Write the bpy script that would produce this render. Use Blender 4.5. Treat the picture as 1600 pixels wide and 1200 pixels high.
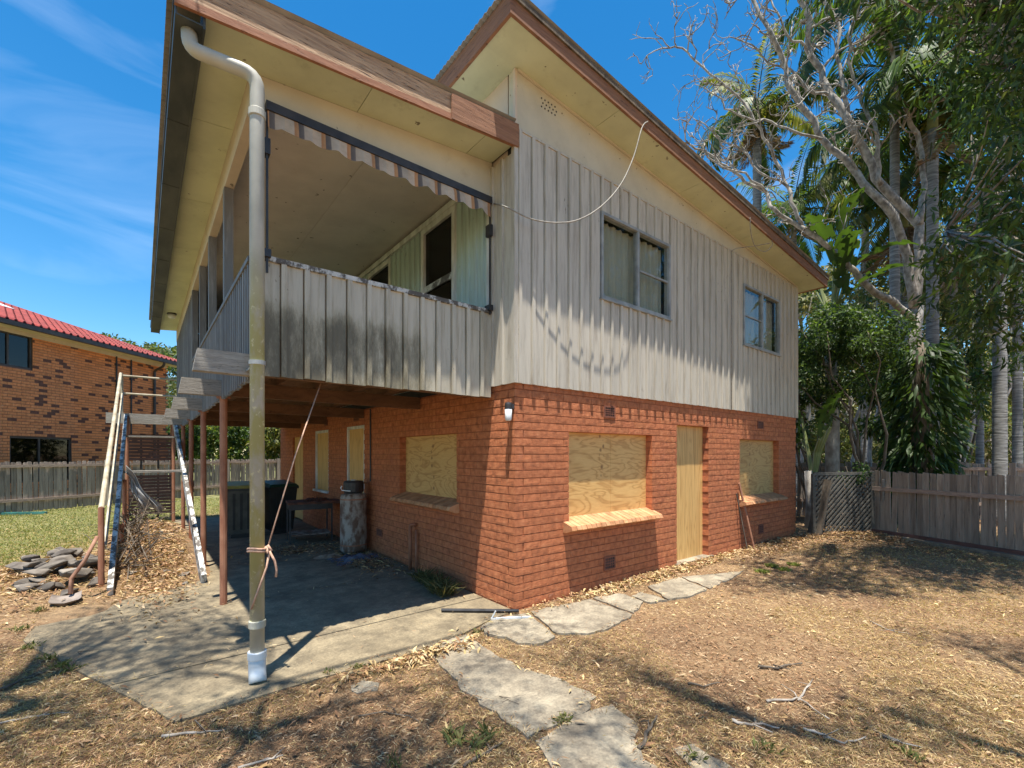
import bpy, bmesh, math, random
import numpy as np
from mathutils import Vector, Matrix, noise
rnd = random.Random(7); R = math.radians; PI = math.pi
S = bpy.context.scene
for o in list(bpy.data.objects): bpy.data.objects.remove(o)
COL = S.collection
# world axes: x along the front facade, y back along the veranda wall, origin at the near brick corner
FPX, HY, CA, SA = 722.0, 710.0, .7801, .6257
CX, CY, CZ = -2.9955, -3.6867, 1.6
# ------------------------------------------------------------------ camera
cam = bpy.data.objects.new('camera', bpy.data.cameras.new('camera')); COL.objects.link(cam); S.camera = cam
cam.location = (CX, CY, CZ); cam.rotation_euler = (PI/2, 0, math.atan2(CA, SA) - PI/2)
cam.data.sensor_width = 36; cam.data.lens = 36*FPX/1600; cam.data.shift_y = (HY-600)/1600
cam.data.clip_start = .05; cam.data.clip_end = 2000
# ------------------------------------------------------------------ light
LD = Vector((.15, .170, -1)).normalized()          # direction in which sunlight travels
sun = bpy.data.objects.new('sun', bpy.data.lights.new('sun', 'SUN')); COL.objects.link(sun)
sun.data.energy = 5.0; sun.data.angle = R(.53); sun.data.color = (1, .95, .86)
sun.rotation_euler = LD.to_track_quat('-Z', 'Y').to_euler()
sun.location = (-6, -6, 30)
W = bpy.data.worlds.new('World'); S.world = W; W.use_nodes = True
wt = W.node_tree; wt.nodes.clear()
def wn(t, **k):
    n = wt.nodes.new(t)
    for a, b in k.items(): setattr(n, a, b)
    return n
sky = wn('ShaderNodeTexSky', sky_type='NISHITA', sun_disc=False)
sky.sun_elevation = math.asin(-LD.z); sky.sun_rotation = math.atan2(-LD.x, -LD.y)
sky.air_density = 1.0; sky.dust_density = .25; sky.ozone_density = 1.6; sky.altitude = 20
hs = wn('ShaderNodeHueSaturation'); hs.inputs['Saturation'].default_value = 1.42; hs.inputs['Value'].default_value = 1.08; hs.inputs['Hue'].default_value = .495
tc = wn('ShaderNodeTexCoord'); mp = wn('ShaderNodeMapping'); mp.inputs['Scale'].default_value = (1.2, 1.2, 5.5)
mp.inputs['Rotation'].default_value = (R(12), R(-10), 0)
nz = wn('ShaderNodeTexNoise'); nz.inputs['Scale'].default_value = 2.1; nz.inputs['Detail'].default_value = 9; nz.inputs['Distortion'].default_value = .7
cr = wn('ShaderNodeValToRGB'); cr.color_ramp.elements[0].position = .56; cr.color_ramp.elements[1].position = .86
mx = wn('ShaderNodeMixRGB'); mx.inputs['Color2'].default_value = (8.2, 9.2, 10.5, 1)
mt = wn('ShaderNodeMath', operation='MULTIPLY'); mt.inputs[1].default_value = .17
bg = wn('ShaderNodeBackground'); bg.inputs['Strength'].default_value = .10; wo = wn('ShaderNodeOutputWorld')
L = wt.links.new
L(tc.outputs['Generated'], mp.inputs['Vector']); L(mp.outputs[0], nz.inputs['Vector']); L(nz.outputs['Fac'], cr.inputs[0])
L(cr.outputs[0], mt.inputs[0]); L(mt.outputs[0], mx.inputs['Fac']); L(sky.outputs[0], hs.inputs['Color']); L(hs.outputs[0], mx.inputs['Color1'])
L(mx.outputs[0], bg.inputs['Color']); L(bg.outputs[0], wo.inputs[0])
S.view_settings.view_transform = 'Standard'; S.view_settings.look = 'None'; S.view_settings.gamma = 1
S.view_settings.use_curve_mapping = False; S.view_settings.exposure = 1.0
S.render.engine = 'CYCLES'; S.render.resolution_x = 1024; S.render.resolution_y = 768

# ------------------------------------------------------------------ geometry helpers
def ray(px, py):
    k = (px-800)/FPX
    return Vector((k*CA+SA, -k*SA+CA, (HY-py)/FPX))
O3 = Vector((CX, CY, CZ))
def HX(px, py, x0): d = ray(px, py); return O3 + d*((x0-CX)/d.x)
def HYp(px, py, y0): d = ray(px, py); return O3 + d*((y0-CY)/d.y)
def G(px, py, z=0.): d = ray(px, py); return O3 + d*((z-CZ)/d.z)
def DP(px, py, D): return O3 + ray(px, py)*D
def CW(X, D, z=0.): return Vector((CX + X*CA + D*SA, CY - X*SA + D*CA, z))

class MB:
    def __init__(s): s.v = []; s.f = []; s.c = []
    def hexa(s, p, c=None):
        # p: 4 bottom (ccw from above) then 4 top
        n = len(s.v); s.v += [tuple(q) for q in p]
        s.f += [(n+3, n+2, n+1, n), (n+4, n+5, n+6, n+7)] + [(n+i, n+(i+1) % 4, n+4+(i+1) % 4, n+4+i) for i in range(4)]
        if c is not None: s.c += [c]*8
        return s
    def box(s, x0, x1, y0, y1, z0, z1, c=None):
        return s.hexa([(x0, y0, z0), (x1, y0, z0), (x1, y1, z0), (x0, y1, z0), (x0, y0, z1), (x1, y0, z1), (x1, y1, z1), (x0, y1, z1)], c)
    def bar(s, a, b, w, h, up=(0, 0, 1)):
        a, b = Vector(a), Vector(b); d = (b-a).normalized(); u = Vector(up)
        sd = d.cross(u)
        if sd.length < 1e-4: sd = d.cross(Vector((0, 1, 0)))
        sd.normalize(); u = sd.cross(d).normalized(); x, z = sd*w/2, u*h/2
        return s.hexa([a-x-z, a+x-z, b+x-z, b-x-z, a-x+z, a+x+z, b+x+z, b-x+z])
    def tube(s, pts, r, n=8, cap=True, c=None):
        pts = [Vector(p) for p in pts]; m = len(pts)
        rr = r if isinstance(r, (list, tuple)) else [r]*m
        base = len(s.v); ref = None
        for i, p in enumerate(pts):
            d = (pts[min(i+1, m-1)] - pts[max(i-1, 0)])
            if d.length < 1e-7: d = Vector((0, 0, 1))
            d.normalize()
            if ref is None: ref = d.orthogonal().normalized()
            ref = (ref - d*ref.dot(d))
            if ref.length < 1e-5: ref = d.orthogonal()
            ref.normalize(); b = d.cross(ref)
            for k in range(n):
                a = 2*PI*k/n; q = p + (ref*math.cos(a) + b*math.sin(a))*rr[i]
                s.v.append(tuple(q))
                if c is not None: s.c.append(c)
        for i in range(m-1):
            for k in range(n):
                a, b2 = base+i*n+k, base+i*n+(k+1) % n
                s.f.append((a, b2, b2+n, a+n))
        if cap: s.f.append(tuple(base+k for k in range(n))[::-1]); s.f.append(tuple(base+(m-1)*n+k for k in range(n)))
        return s
    def lathe(s, prof, cx, cy, n=20, cap=True):
        base = len(s.v)
        for r, z in prof:
            for k in range(n):
                a = 2*PI*k/n; s.v.append((cx+r*math.cos(a), cy+r*math.sin(a), z))
        m = len(prof)
        for i in range(m-1):
            for k in range(n):
                a, b = base+i*n+k, base+i*n+(k+1) % n; s.f.append((a, b, b+n, a+n))
        if cap: s.f.append(tuple(base+k for k in range(n))[::-1]); s.f.append(tuple(base+(m-1)*n+k for k in range(n)))
        return s
    def prism(s, poly, z0, z1):
        # poly: xy list (either winding), extruded in z
        A = sum(poly[i][0]*poly[(i+1) % len(poly)][1]-poly[(i+1) % len(poly)][0]*poly[i][1] for i in range(len(poly)))
        if A < 0: poly = poly[::-1]
        n = len(s.v); m = len(poly)
        s.v += [(x, y, z0) for x, y in poly] + [(x, y, z1) for x, y in poly]
        s.f += [tuple(range(n+m-1, n-1, -1)), tuple(range(n+m, n+2*m))] + [(n+i, n+(i+1) % m, n+m+(i+1) % m, n+m+i) for i in range(m)]
        return s
    def mesh(s, name='m', smooth=False):
        me = bpy.data.meshes.new(name); me.from_pydata(s.v, [], s.f); me.update()
        if s.c and len(s.c) == len(s.v):
            ca = me.color_attributes.new('Col', 'FLOAT_COLOR', 'POINT')
            ca.data.foreach_set('color', np.array([tuple(q)+(1,)*(4-len(q)) for q in s.c], dtype=np.float32).ravel())
        if smooth: me.polygons.foreach_set('use_smooth', [True]*len(me.polygons))
        return me
    def build(s, name, mat, parent=None, loc=(0, 0, 0), smooth=False, kind=None):
        return obj(name, s.mesh(name, smooth), mat, parent, loc, kind=kind)
def obj(name, me, mat, parent=None, loc=(0, 0, 0), rot=(0, 0, 0), kind=None):
    o = bpy.data.objects.new(name, me); COL.objects.link(o)
    if mat is not None and not me.materials: me.materials.append(mat)
    o.parent = parent; o.location = loc; o.rotation_euler = rot
    if kind: o['kind'] = kind
    return o
def tag(o, label, cat, group=None):
    o['label'] = label; o['category'] = cat
    if group: o['group'] = group
    return o
def thing(name, label, cat, loc=(0, 0, 0), rz=0., group=None):
    o = bpy.data.objects.new(name, None); COL.objects.link(o); o.empty_display_size = .1
    o.location = loc; o.rotation_euler = (0, 0, rz)
    return tag(o, label, cat, group)
def npmesh(name, V, F, C=None, smooth=False):
    me = bpy.data.meshes.new(name); V = np.asarray(V, np.float32); F = np.asarray(F, np.int32)
    me.vertices.add(len(V)); me.vertices.foreach_set('co', V.ravel())
    k = F.shape[1]; me.loops.add(F.size); me.loops.foreach_set('vertex_index', F.ravel())
    me.polygons.add(len(F)); me.polygons.foreach_set('loop_start', np.arange(0, F.size, k, dtype=np.int32))
    me.update(calc_edges=True)
    if C is not None:
        ca = me.color_attributes.new('Col', 'FLOAT_COLOR', 'POINT')
        C = np.asarray(C, np.float32); C4 = np.ones((len(V), 4), np.float32); C4[:, :3] = C
        ca.data.foreach_set('color', C4.ravel())
    if smooth: me.polygons.foreach_set('use_smooth', np.ones(len(F), bool))
    return me

# ------------------------------------------------------------------ materials
class N:
    def __init__(s, name):
        s.m = bpy.data.materials.new(name); s.m.use_nodes = True; s.t = s.m.node_tree; s.t.nodes.clear()
        s.out = s.n('ShaderNodeOutputMaterial'); s.b = s.n('ShaderNodeBsdfPrincipled'); s.l(s.b.outputs[0], s.out.inputs[0])
        s.pos = s.n('ShaderNodeNewGeometry').outputs['Position']
    def n(s, t, **k):
        q = s.t.nodes.new(t)
        for a, b in k.items(): setattr(q, a, b)
        return q
    def l(s, a, b): s.t.links.new(a, b)
    def noise(s, scale, detail=4, stretch=(1, 1, 1), rough=.55, dist=0., rot=(0, 0, 0), vec=None):
        m = s.n('ShaderNodeMapping'); m.inputs['Scale'].default_value = stretch; m.inputs['Rotation'].default_value = rot
        s.l(vec or s.pos, m.inputs[0]); q = s.n('ShaderNodeTexNoise')
        q.inputs['Scale'].default_value = scale; q.inputs['Detail'].default_value = detail; q.inputs['Roughness'].default_value = rough; q.inputs['Distortion'].default_value = dist
        s.l(m.outputs[0], q.inputs[0]); return q.outputs['Fac']
    def vor(s, scale, stretch=(1, 1, 1), out='Distance', feature='F1'):
        m = s.n('ShaderNodeMapping'); m.inputs['Scale'].default_value = stretch; s.l(s.pos, m.inputs[0])
        q = s.n('ShaderNodeTexVoronoi', feature=feature); q.inputs['Scale'].default_value = scale; s.l(m.outputs[0], q.inputs[0]); return q.outputs[out]
    def ramp(s, fac, stops):
        q = s.n('ShaderNodeValToRGB'); e = q.color_ramp.elements
        while len(e) < len(stops): e.new(.5)
        for i, (p, c) in enumerate(stops):
            e[i].position = p; e[i].color = (c, c, c, 1) if isinstance(c, (int, float)) else tuple(c)+(1,)
        s.l(fac, q.inputs[0]); return q.outputs[0]
    def mix(s, fac, a, b, mode='MIX'):
        q = s.n('ShaderNodeMixRGB', blend_type=mode)
        for i, v in ((0, fac), (1, a), (2, b)):
            if isinstance(v, (int, float)): q.inputs[i].default_value = v if i == 0 else (v, v, v, 1)
            elif isinstance(v, tuple): q.inputs[i].default_value = v+(1,)
            else: s.l(v, q.inputs[i])
        return q.outputs[0]
    def math(s, op, a, b=0., clamp=False):
        q = s.n('ShaderNodeMath', operation=op, use_clamp=clamp)
        for i, v in ((0, a), (1, b)):
            if isinstance(v, (int, float)): q.inputs[i].default_value = v
            else: s.l(v, q.inputs[i])
        return q.outputs[0]
    def xyz(s):
        q = s.n('ShaderNodeSeparateXYZ'); s.l(s.pos, q.inputs[0]); return q.outputs
    def rand(s): return s.n('ShaderNodeObjectInfo').outputs['Random']
    def attr(s, name='Col'): return s.n('ShaderNodeAttribute', attribute_name=name).outputs['Color']
    def vary(s, col, amt, src=None):
        # brightness variation per object
        v = s.n('ShaderNodeMapRange'); s.l(src or s.rand(), v.inputs[0]); v.inputs[3].default_value = 1-amt; v.inputs[4].default_value = 1+amt
        h = s.n('ShaderNodeHueSaturation'); s.l(v.outputs[0], h.inputs['Value']); s.l(col, h.inputs['Color']); return h.outputs[0]
    def done(s, col, rough=.8, bump=None, bs=.3, bd=.01, metal=0., spec=None):
        if isinstance(col, tuple): s.b.inputs['Base Color'].default_value = col+(1,)
        else: s.l(col, s.b.inputs['Base Color'])
        if isinstance(rough, (int, float)): s.b.inputs['Roughness'].default_value = rough
        else: s.l(rough, s.b.inputs['Roughness'])
        s.b.inputs['Metallic'].default_value = metal
        if spec is not None: s.b.inputs['Specular IOR Level'].default_value = spec
        if bump is not None:
            q = s.n('ShaderNodeBump'); q.inputs['Strength'].default_value = bs; q.inputs['Distance'].default_value = bd
            s.l(bump, q.inputs['Height']); s.l(q.outputs[0], s.b.inputs['Normal'])
        return s.m
def simple(name, c1, c2, scale=6, rough=.8, stretch=(1, 1, 1), bs=.3, bd=.01, vary=0., metal=0., detail=5, lo=.35, hi=.65, spec=None):
    n = N(name); f = n.noise(scale, detail, stretch); c = n.ramp(f, [(lo, c1), (hi, c2)])
    if vary: c = n.vary(c, vary)
    return n.done(c, rough, f, bs, bd, metal, spec)
M = {}; rng0 = np.random.default_rng(5)
def brick_mat(name, cols, attr=False):
    n = N(name); f = n.noise(14, 5); c = n.ramp(f, [(.3, cols[0]), (.5, cols[1]), (.72, cols[2])])
    big = n.ramp(n.noise(1.1, 4), [(.55, 0.), (.75, 1.)]); c = n.mix(n.math('MULTIPLY', big, .14), c, (.12, .05, .035))
    sm = n.ramp(n.noise(5.5, 4, (1, 1, 1), .6), [(.62, 0.), (.75, 1.)]); c = n.mix(n.math('MULTIPLY', sm, .28), c, (.20, .10, .085))
    eff = n.ramp(n.noise(3.2, 6, (1, 1, 1.5), .7), [(.66, 0.), (.78, .45)]); c = n.mix(eff, c, (.62, .42, .32))
    if attr: c = n.mix(1., c, n.attr(), 'MULTIPLY')
    else: c = n.vary(c, .09)
    h = n.math('ADD', n.noise(34, 5, (1, 1, 2.4), .65, 1.2), n.math('MULTIPLY', n.noise(110, 3, (1, 1, 1.6)), .4))
    return n.done(c, .85, h, 1., .009)
BC = [(.31, .098, .038), (.48, .152, .058), (.57, .21, .088)]
M['brick'] = brick_mat('painted_brick', BC); M['brick_s'] = brick_mat('painted_brick_rows', BC, True)
M['mortar'] = simple('painted_mortar', (.25, .078, .034), (.37, .12, .055), 20, .9, bs=.5)
M['sillbrick'] = simple('sill_brick', (.40, .17, .07), (.56, .29, .14), 9, .8, vary=.2, bs=.4)
def clad(name, base, dirt, mould=0., lo=.46):
    n = N(name); z = n.xyz()[2]
    f = n.noise(3., 6, (5, 5, .35), .65); c = n.ramp(f, [(.25, tuple(v*.72 for v in base)), (.48, base), (.8, tuple(min(1, v*1.07) for v in base))])
    dm = n.ramp(n.noise(2.2, 6, (9, 9, .7), .7), [(lo+.03, 0.), (lo+.2, 1.)]); c = n.mix(n.math('MULTIPLY', dm, .62), c, dirt)
    sp = n.ramp(n.math('MULTIPLY', n.noise(22, 5, (1, 1, .4), .65), n.ramp(n.noise(1.3, 3), [(.3, .8), (.65, 1.05)])), [(.655, 0.), (.70, 1.)]); c = n.mix(n.math('MULTIPLY', sp, .7), c, (.17, .13, .10))
    c = n.vary(c, .05 if base[0] > .4 else .22)
    if mould:
        a = n.noise(6, 9, (1.5, 1.5, .42), .8); b = n.noise(2.3, 4, (1.6, 1.6, .5))
        band = n.ramp(z, [(0., 0.), (1., 1.)])
        mr = n.n('ShaderNodeMapRange', interpolation_type='SMOOTHSTEP'); n.l(z, mr.inputs[0]); mr.inputs[1].default_value = 3.20; mr.inputs[2].default_value = 2.62
        ms = n.math('MULTIPLY', mr.outputs[0], n.math('ADD', n.math('MULTIPLY', a, 1.0), n.math('MULTIPLY', b, .75)))
        x = n.xyz()[0]; m2 = n.n('ShaderNodeMapRange'); n.l(x, m2.inputs[0]); m2.inputs[1].default_value = .15; m2.inputs[2].default_value = -1.15
        ms = n.math('MULTIPLY', ms, m2.outputs[0]); k = n.ramp(ms, [(.69, 0.), (.93, 1.)])
        k2 = n.ramp(ms, [(.55, 0.), (.8, 1.)]); c = n.mix(n.math('MULTIPLY', k2, .5*mould), c, (.24, .205, .105)); c = n.mix(n.math('MULTIPLY', k, .75*mould), c, (.075, .06, .034))
    return n.done(c, .62, n.math('ADD', f, n.math('MULTIPLY', sp, -1.)), .18, .006)
M['clad'] = clad('cream_cladding', (.53, .48, .395), (.29, .24, .18))
M['clad_mould'] = clad('mouldy_cladding', (.51, .46, .36), (.28, .23, .15), 1.)
M['clad_grey'] = clad('grey_cladding', (.27, .265, .25), (.10, .09, .08), lo=.30)
M['clad_green'] = clad('pale_green_boards', (.46, .56, .50), (.34, .38, .32))
def fibro(name, base, spot):
    n = N(name); f = n.noise(2.2, 6, rough=.6); c = n.ramp(f, [(.25, tuple(v*.82 for v in base)), (.6, base)])
    m = n.ramp(n.noise(3.7, 8, rough=.75), [(.58, 0.), (.74, 1.)]); c = n.mix(n.math('MULTIPLY', m, .55), c, spot)
    d = n.ramp(n.noise(11, 3), [(.70, 0.), (.735, 1.)]); c = n.mix(n.math('MULTIPLY', d, .85), c, (.10, .07, .04))
    return n.done(n.vary(c, .04), .75, f, .1, .004)
M['soffit'] = fibro('soffit_sheet', (.62, .64, .42), (.34, .34, .20))
M['fibro'] = fibro('fibro_wall', (.60, .54, .41), (.40, .33, .22))
M['fibro_pink'] = fibro('fibro_pale', (.66, .54, .42), (.46, .35, .26))
M['ceiling'] = fibro('veranda_ceiling_paint', (.78, .73, .67), (.62, .56, .50))
def wood(name, c1, c2, crack, axis=(1, 1, 12), scale=3, peel=None, bs=.5, amt=.6):
    n = N(name); f = n.noise(scale, 7, axis, .65, .6); c = n.ramp(f, [(.28, c1), (.62, c2)])
    k = n.ramp(n.noise(scale*1.7, 5, tuple(v*1.6 for v in axis), .6, 1.), [(.60, 0.), (.68, 1.)]); c = n.mix(n.math('MULTIPLY', k, amt), c, crack)
    if peel:
        p = n.ramp(n.noise(2.6, 7, (1, 1, 2), .7), [(.50, 0.), (.54, 1.)]); c = n.mix(p, c, peel)
    return n.done(n.vary(c, .26 if 'paling' in name else .1), .8, n.math('SUBTRACT', f, n.math('MULTIPLY', k, .6)), bs, .01)
M['fascia'] = wood('brown_fascia', (.20, .088, .045), (.33, .16, .085), (.07, .035, .022), (.7, .7, 11), 3.4, amt=.9)
M['fascia_worn'] = wood('peeling_fascia', (.26, .15, .085), (.50, .33, .20), (.07, .035, .022), (.55, .55, 9), 4.2, None, .9, 1.)
M['trim_brown'] = wood('red_brown_trim', (.25, .105, .055), (.37, .17, .095), (.12, .05, .03), (1, 1, 6), 3)
M['beam'] = wood('weathered_beam', (.17, .15, .125), (.36, .325, .275), (.06, .05, .04), (1.2, 1.2, 11), 5, amt=.9)
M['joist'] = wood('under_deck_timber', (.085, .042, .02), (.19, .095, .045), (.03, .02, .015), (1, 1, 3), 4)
M['ruststeel'] = simple('rust_brown_steel', (.27, .10, .05), (.40, .18, .10), 9, .7, (1, 1, .5), .25)
def pipe_mat():
    n = N('lichen_pipe'); z = n.xyz()[2]; f = n.noise(7, 6, (1.3, 1.3, .5), .65); c = n.ramp(n.noise(5, 4), [(.3, (.36, .345, .29)), (.7, (.48, .46, .39))])
    a = n.n('ShaderNodeMapRange'); n.l(z, a.inputs[0]); a.inputs[1].default_value = 3.1; a.inputs[2].default_value = 2.5
    b = n.n('ShaderNodeMapRange'); n.l(z, b.inputs[0]); b.inputs[1].default_value = .25; b.inputs[2].default_value = .8
    k = n.math('MULTIPLY', n.math('MULTIPLY', a.outputs[0], b.outputs[0]), n.ramp(f, [(.38, 0.), (.56, 1.)]))
    c = n.mix(n.math('MULTIPLY', k, .85), c, (.33, .31, .105)); sp = n.ramp(n.noise(24, 4), [(.62, 0.), (.66, 1.)])
    c = n.mix(n.math('MULTIPLY', n.math('MULTIPLY', sp, a.outputs[0]), .7), c, (.62, .60, .40))
    return n.done(c, .55, f, .2, .004)
M['pipe'] = pipe_mat()
M['pvc'] = simple('white_pvc', (.62, .64, .64), (.78, .80, .80), 6, .4, bs=.05)
M['gutter'] = simple('dark_gutter', (.035, .042, .04), (.085, .09, .08), 5, .55, (1, .3, 1), .15)
M['roofmetal'] = simple('roof_sheet', (.20, .19, .17), (.33, .31, .28), 3, .6)
M['black'] = simple('black_metal', (.018, .017, .018), (.045, .042, .042), 8, .5)
M['white'] = simple('worn_white_paint', (.50, .49, .45), (.74, .73, .69), 7, .6, (1, 1, .4), .2)
def peelwhite():
    n = N('peeling_white_timber'); f = n.noise(9, 7, (1, .5, .7), .75); c = n.ramp(f, [(.46, (.10, .085, .07)), (.52, (.50, .485, .44)), (.8, (.78, .78, .75))])
    return n.done(c, .7, f, .5, .008)
M['peel'] = peelwhite()
M['frame'] = simple('grey_window_frame', (.22, .23, .225), (.36, .37, .36), 6, .5, bs=.1)
def glass(name, tint=(.5, .52, .5), trans=.75):
    n = N(name); tr = n.n('ShaderNodeBsdfTransparent'); tr.inputs[0].default_value = tint+(1,)
    gl = n.n('ShaderNodeBsdfGlossy'); gl.inputs['Roughness'].default_value = .03; lw_ = n.n('ShaderNodeLayerWeight'); lw_.inputs[0].default_value = .5
    mxs = n.n('ShaderNodeMixShader'); n.l(n.math('ADD', n.math('MULTIPLY', n.math('POWER', lw_.outputs['Facing'], 4.), .5), .05, True), mxs.inputs[0]); n.l(tr.outputs[0], mxs.inputs[1]); n.l(gl.outputs[0], mxs.inputs[2])
    n.l(mxs.outputs[0], n.out.inputs[0]); return n.m
M['glass'] = glass('window_glass', (.9, .91, .88)); M['glass_dark'] = glass('dark_glass', (.28, .29, .30))
M['curtain'] = simple('dusty_curtain', (.40, .40, .34), (.52, .51, .44), 3, .9, (8, 8, .3), .3)
M['dark'] = simple('dark_room', (.02, .02, .02), (.035, .035, .035), 3, .9)  # near-black base colour stands in for shade in gaps and closed voids
M['screen'] = simple('fly_screen', (.10, .105, .10), (.15, .15, .145), 40, .8)
def ply(name, horiz=True, seam=None, dark=1.):
    n = N(name); st = (.9, .9, 3.4) if horiz else (6, 6, .35)
    w = n.noise(1.3, 3, st, .45, .9); bands = n.math('SINE', n.math('MULTIPLY', w, 58.)); bands = n.math('ADD', n.math('MULTIPLY', bands, .5), .5)
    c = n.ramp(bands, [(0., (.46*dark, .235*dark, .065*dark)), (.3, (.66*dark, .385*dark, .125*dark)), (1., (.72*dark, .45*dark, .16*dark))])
    fine = n.noise(9, 5, (1, 1, 9) if horiz else (9, 9, .6), .6); c = n.mix(.35, c, n.ramp(fine, [(.3, (.50*dark, .26*dark, .08*dark)), (.7, (.78*dark, .51*dark, .20*dark))]))
    if seam:
        ax, at, wd = seam
        d = n.math('ABSOLUTE', n.math('SUBTRACT', n.xyz()[ax], at)); near = n.math('LESS_THAN', d, wd)
        kn = n.ramp(n.vor(11, (1, 1, 1)), [(.16, 1.), (.34, 0.)]); c = n.mix(n.math('MULTIPLY', n.math('MULTIPLY', kn, near), .8), c, (.20, .09, .03))
    return n.done(n.vary(c, .06), .6, fine, .1, .003)
M['ply_f'] = ply('plywood_front', True, (0, 1.47, .05)); M['ply_d'] = ply('plywood_upright', False); M['ply_l'] = ply('plywood_side', True, (1, 1.9, .05), .92)
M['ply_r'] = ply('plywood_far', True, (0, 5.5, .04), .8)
M['vent'] = simple('terracotta_vent', (.15, .05, .028), (.25, .085, .045), 12, .8)
M['concrete'] = None
def concrete(name, a, b, dk):
    n = N(name); f = n.noise(1.1, 9, rough=.62); c = n.ramp(f, [(.3, a), (.68, b)])
    g = n.ramp(n.noise(3.1, 10, rough=.78), [(.40, 0.), (.60, 1.)]); c = n.mix(n.math('MULTIPLY', g, .85), c, dk)
    lt = n.ramp(n.noise(7, 8, rough=.8), [(.56, 0.), (.70, 1.)]); c = n.mix(n.math('MULTIPLY', lt, .4), c, tuple(min(1., v*1.5) for v in b))
    s2 = n.ramp(n.noise(55, 3), [(.35, .75), (.65, 1.12)]); c = n.mix(.7, c, s2, 'MULTIPLY')
    cr_ = n.ramp(n.vor(1.1, out='Distance', feature='DISTANCE_TO_EDGE'), [(.0, 1.), (.003, 0.)]); c = n.mix(n.math('MULTIPLY', cr_, .25), c, (.07, .055, .04))
    h = n.math('ADD', f, n.math('MULTIPLY', n.noise(70, 4), .25)); return n.done(c, .9, h, .5, .012)
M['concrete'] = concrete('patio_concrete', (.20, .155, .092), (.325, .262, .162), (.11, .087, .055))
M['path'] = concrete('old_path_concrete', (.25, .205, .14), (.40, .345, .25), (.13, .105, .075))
def ground():
    n = N('dry_earth'); f = n.noise(1.2, 8, rough=.6); c = n.ramp(f, [(.3, (.15, .085, .043)), (.5, (.25, .15, .074)), (.72, (.35, .23, .12))])
    h = n.noise(30, 8, rough=.75); c = n.mix(.85, c, n.ramp(h, [(.3, .45), (.5, .95), (.72, 1.5)]), 'MULTIPLY')
    st = n.noise(13, 6, (1, 1, 1), .8, 2.); c = n.mix(n.math('MULTIPLY', n.ramp(st, [(.56, 0.), (.64, 1.)]), .55), c, (.46, .34, .19))
    x, y, z = n.xyz(); q = n.math('ADD', n.math('MULTIPLY', x, -.83), n.math('MULTIPLY', y, .55)); q = n.math('ADD', q, n.math('MULTIPLY', n.noise(.6, 5), 3.))
    gm = n.n('ShaderNodeMapRange'); n.l(q, gm.inputs[0]); gm.inputs[1].default_value = 8.0; gm.inputs[2].default_value = 9.6
    c = n.mix(gm.outputs[0], c, n.ramp(n.noise(3, 8, rough=.7), [(.3, (.10, .115, .035)), (.55, (.21, .20, .075)), (.75, (.33, .28, .13))]))
    return n.done(c, .95, n.math('ADD', h, st), .8, .03)
M['ground'] = ground()
def attrmat(name, rough=.8, trans=0., spec=.3, vary=0.):
    n = N(name); c = n.attr()
    if vary: c = n.vary(c, vary)
    m = n.done(c, rough, spec=spec)
    if trans:
        t = n.n('ShaderNodeBsdfTranslucent'); n.l(n.mix(1., c, (1.5, 1.5, .6), 'MULTIPLY'), t.inputs[0]); ms = n.n('ShaderNodeMixShader'); ms.inputs[0].default_value = trans
        n.l(n.b.outputs[0], ms.inputs[1]); n.l(t.outputs[0], ms.inputs[2]); n.l(ms.outputs[0], n.out.inputs[0])
    return m
M['litter'] = attrmat('leaf_litter', .85, .15, .2); M['leaf'] = attrmat('foliage', .5, .42, .4); M['grass'] = attrmat('grass_blades', .8, .3, .2)
M['bark'] = simple('grey_bark', (.20, .165, .13), (.42, .37, .31), 6, .9, (2, 2, .6), .7, .02)
M['greybranch'] = simple('grey_branch_bark', (.15, .125, .10), (.40, .36, .31), 7, .9, (1.5, 1.5, 1), .6, .015)
M['palebark'] = simple('pale_bark', (.24, .21, .175), (.50, .455, .39), 5, .9, (1.5, 1.5, 1), .5, .015)
M['darkbark'] = simple('dark_bark', (.07, .055, .04), (.18, .14, .10), 6, .95, (2, 2, .6), .8, .03)
M['palmbark'] = simple('ringed_palm_bark', (.12, .115, .105), (.30, .29, .27), 3, .9, (1.2, 1.2, 9), .8, .02)
M['paling'] = wood('fence_paling', (.19, .14, .10), (.38, .30, .225), (.06, .04, .03), (7, 7, .5), 3)
M['paling_grey'] = wood('grey_fence_paling', (.14, .11, .085), (.32, .265, .21), (.05, .04, .03), (7, 7, .5), 3)
M['rail'] = wood('fence_rail', (.24, .16, .12), (.38, .28, .21), (.1, .06, .04), (3, 3, 8), 3)
M['stone'] = simple('grey_stone', (.07, .056, .044), (.21, .18, .145), 5, .9, bs=.7, bd=.02, vary=.25)
M['rope'] = simple('faded_rope', (.42, .24, .16), (.58, .36, .25), 30, .8)
M['cable'] = simple('grey_cable', (.22, .20, .17), (.36, .33, .28), 20, .6)

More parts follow.
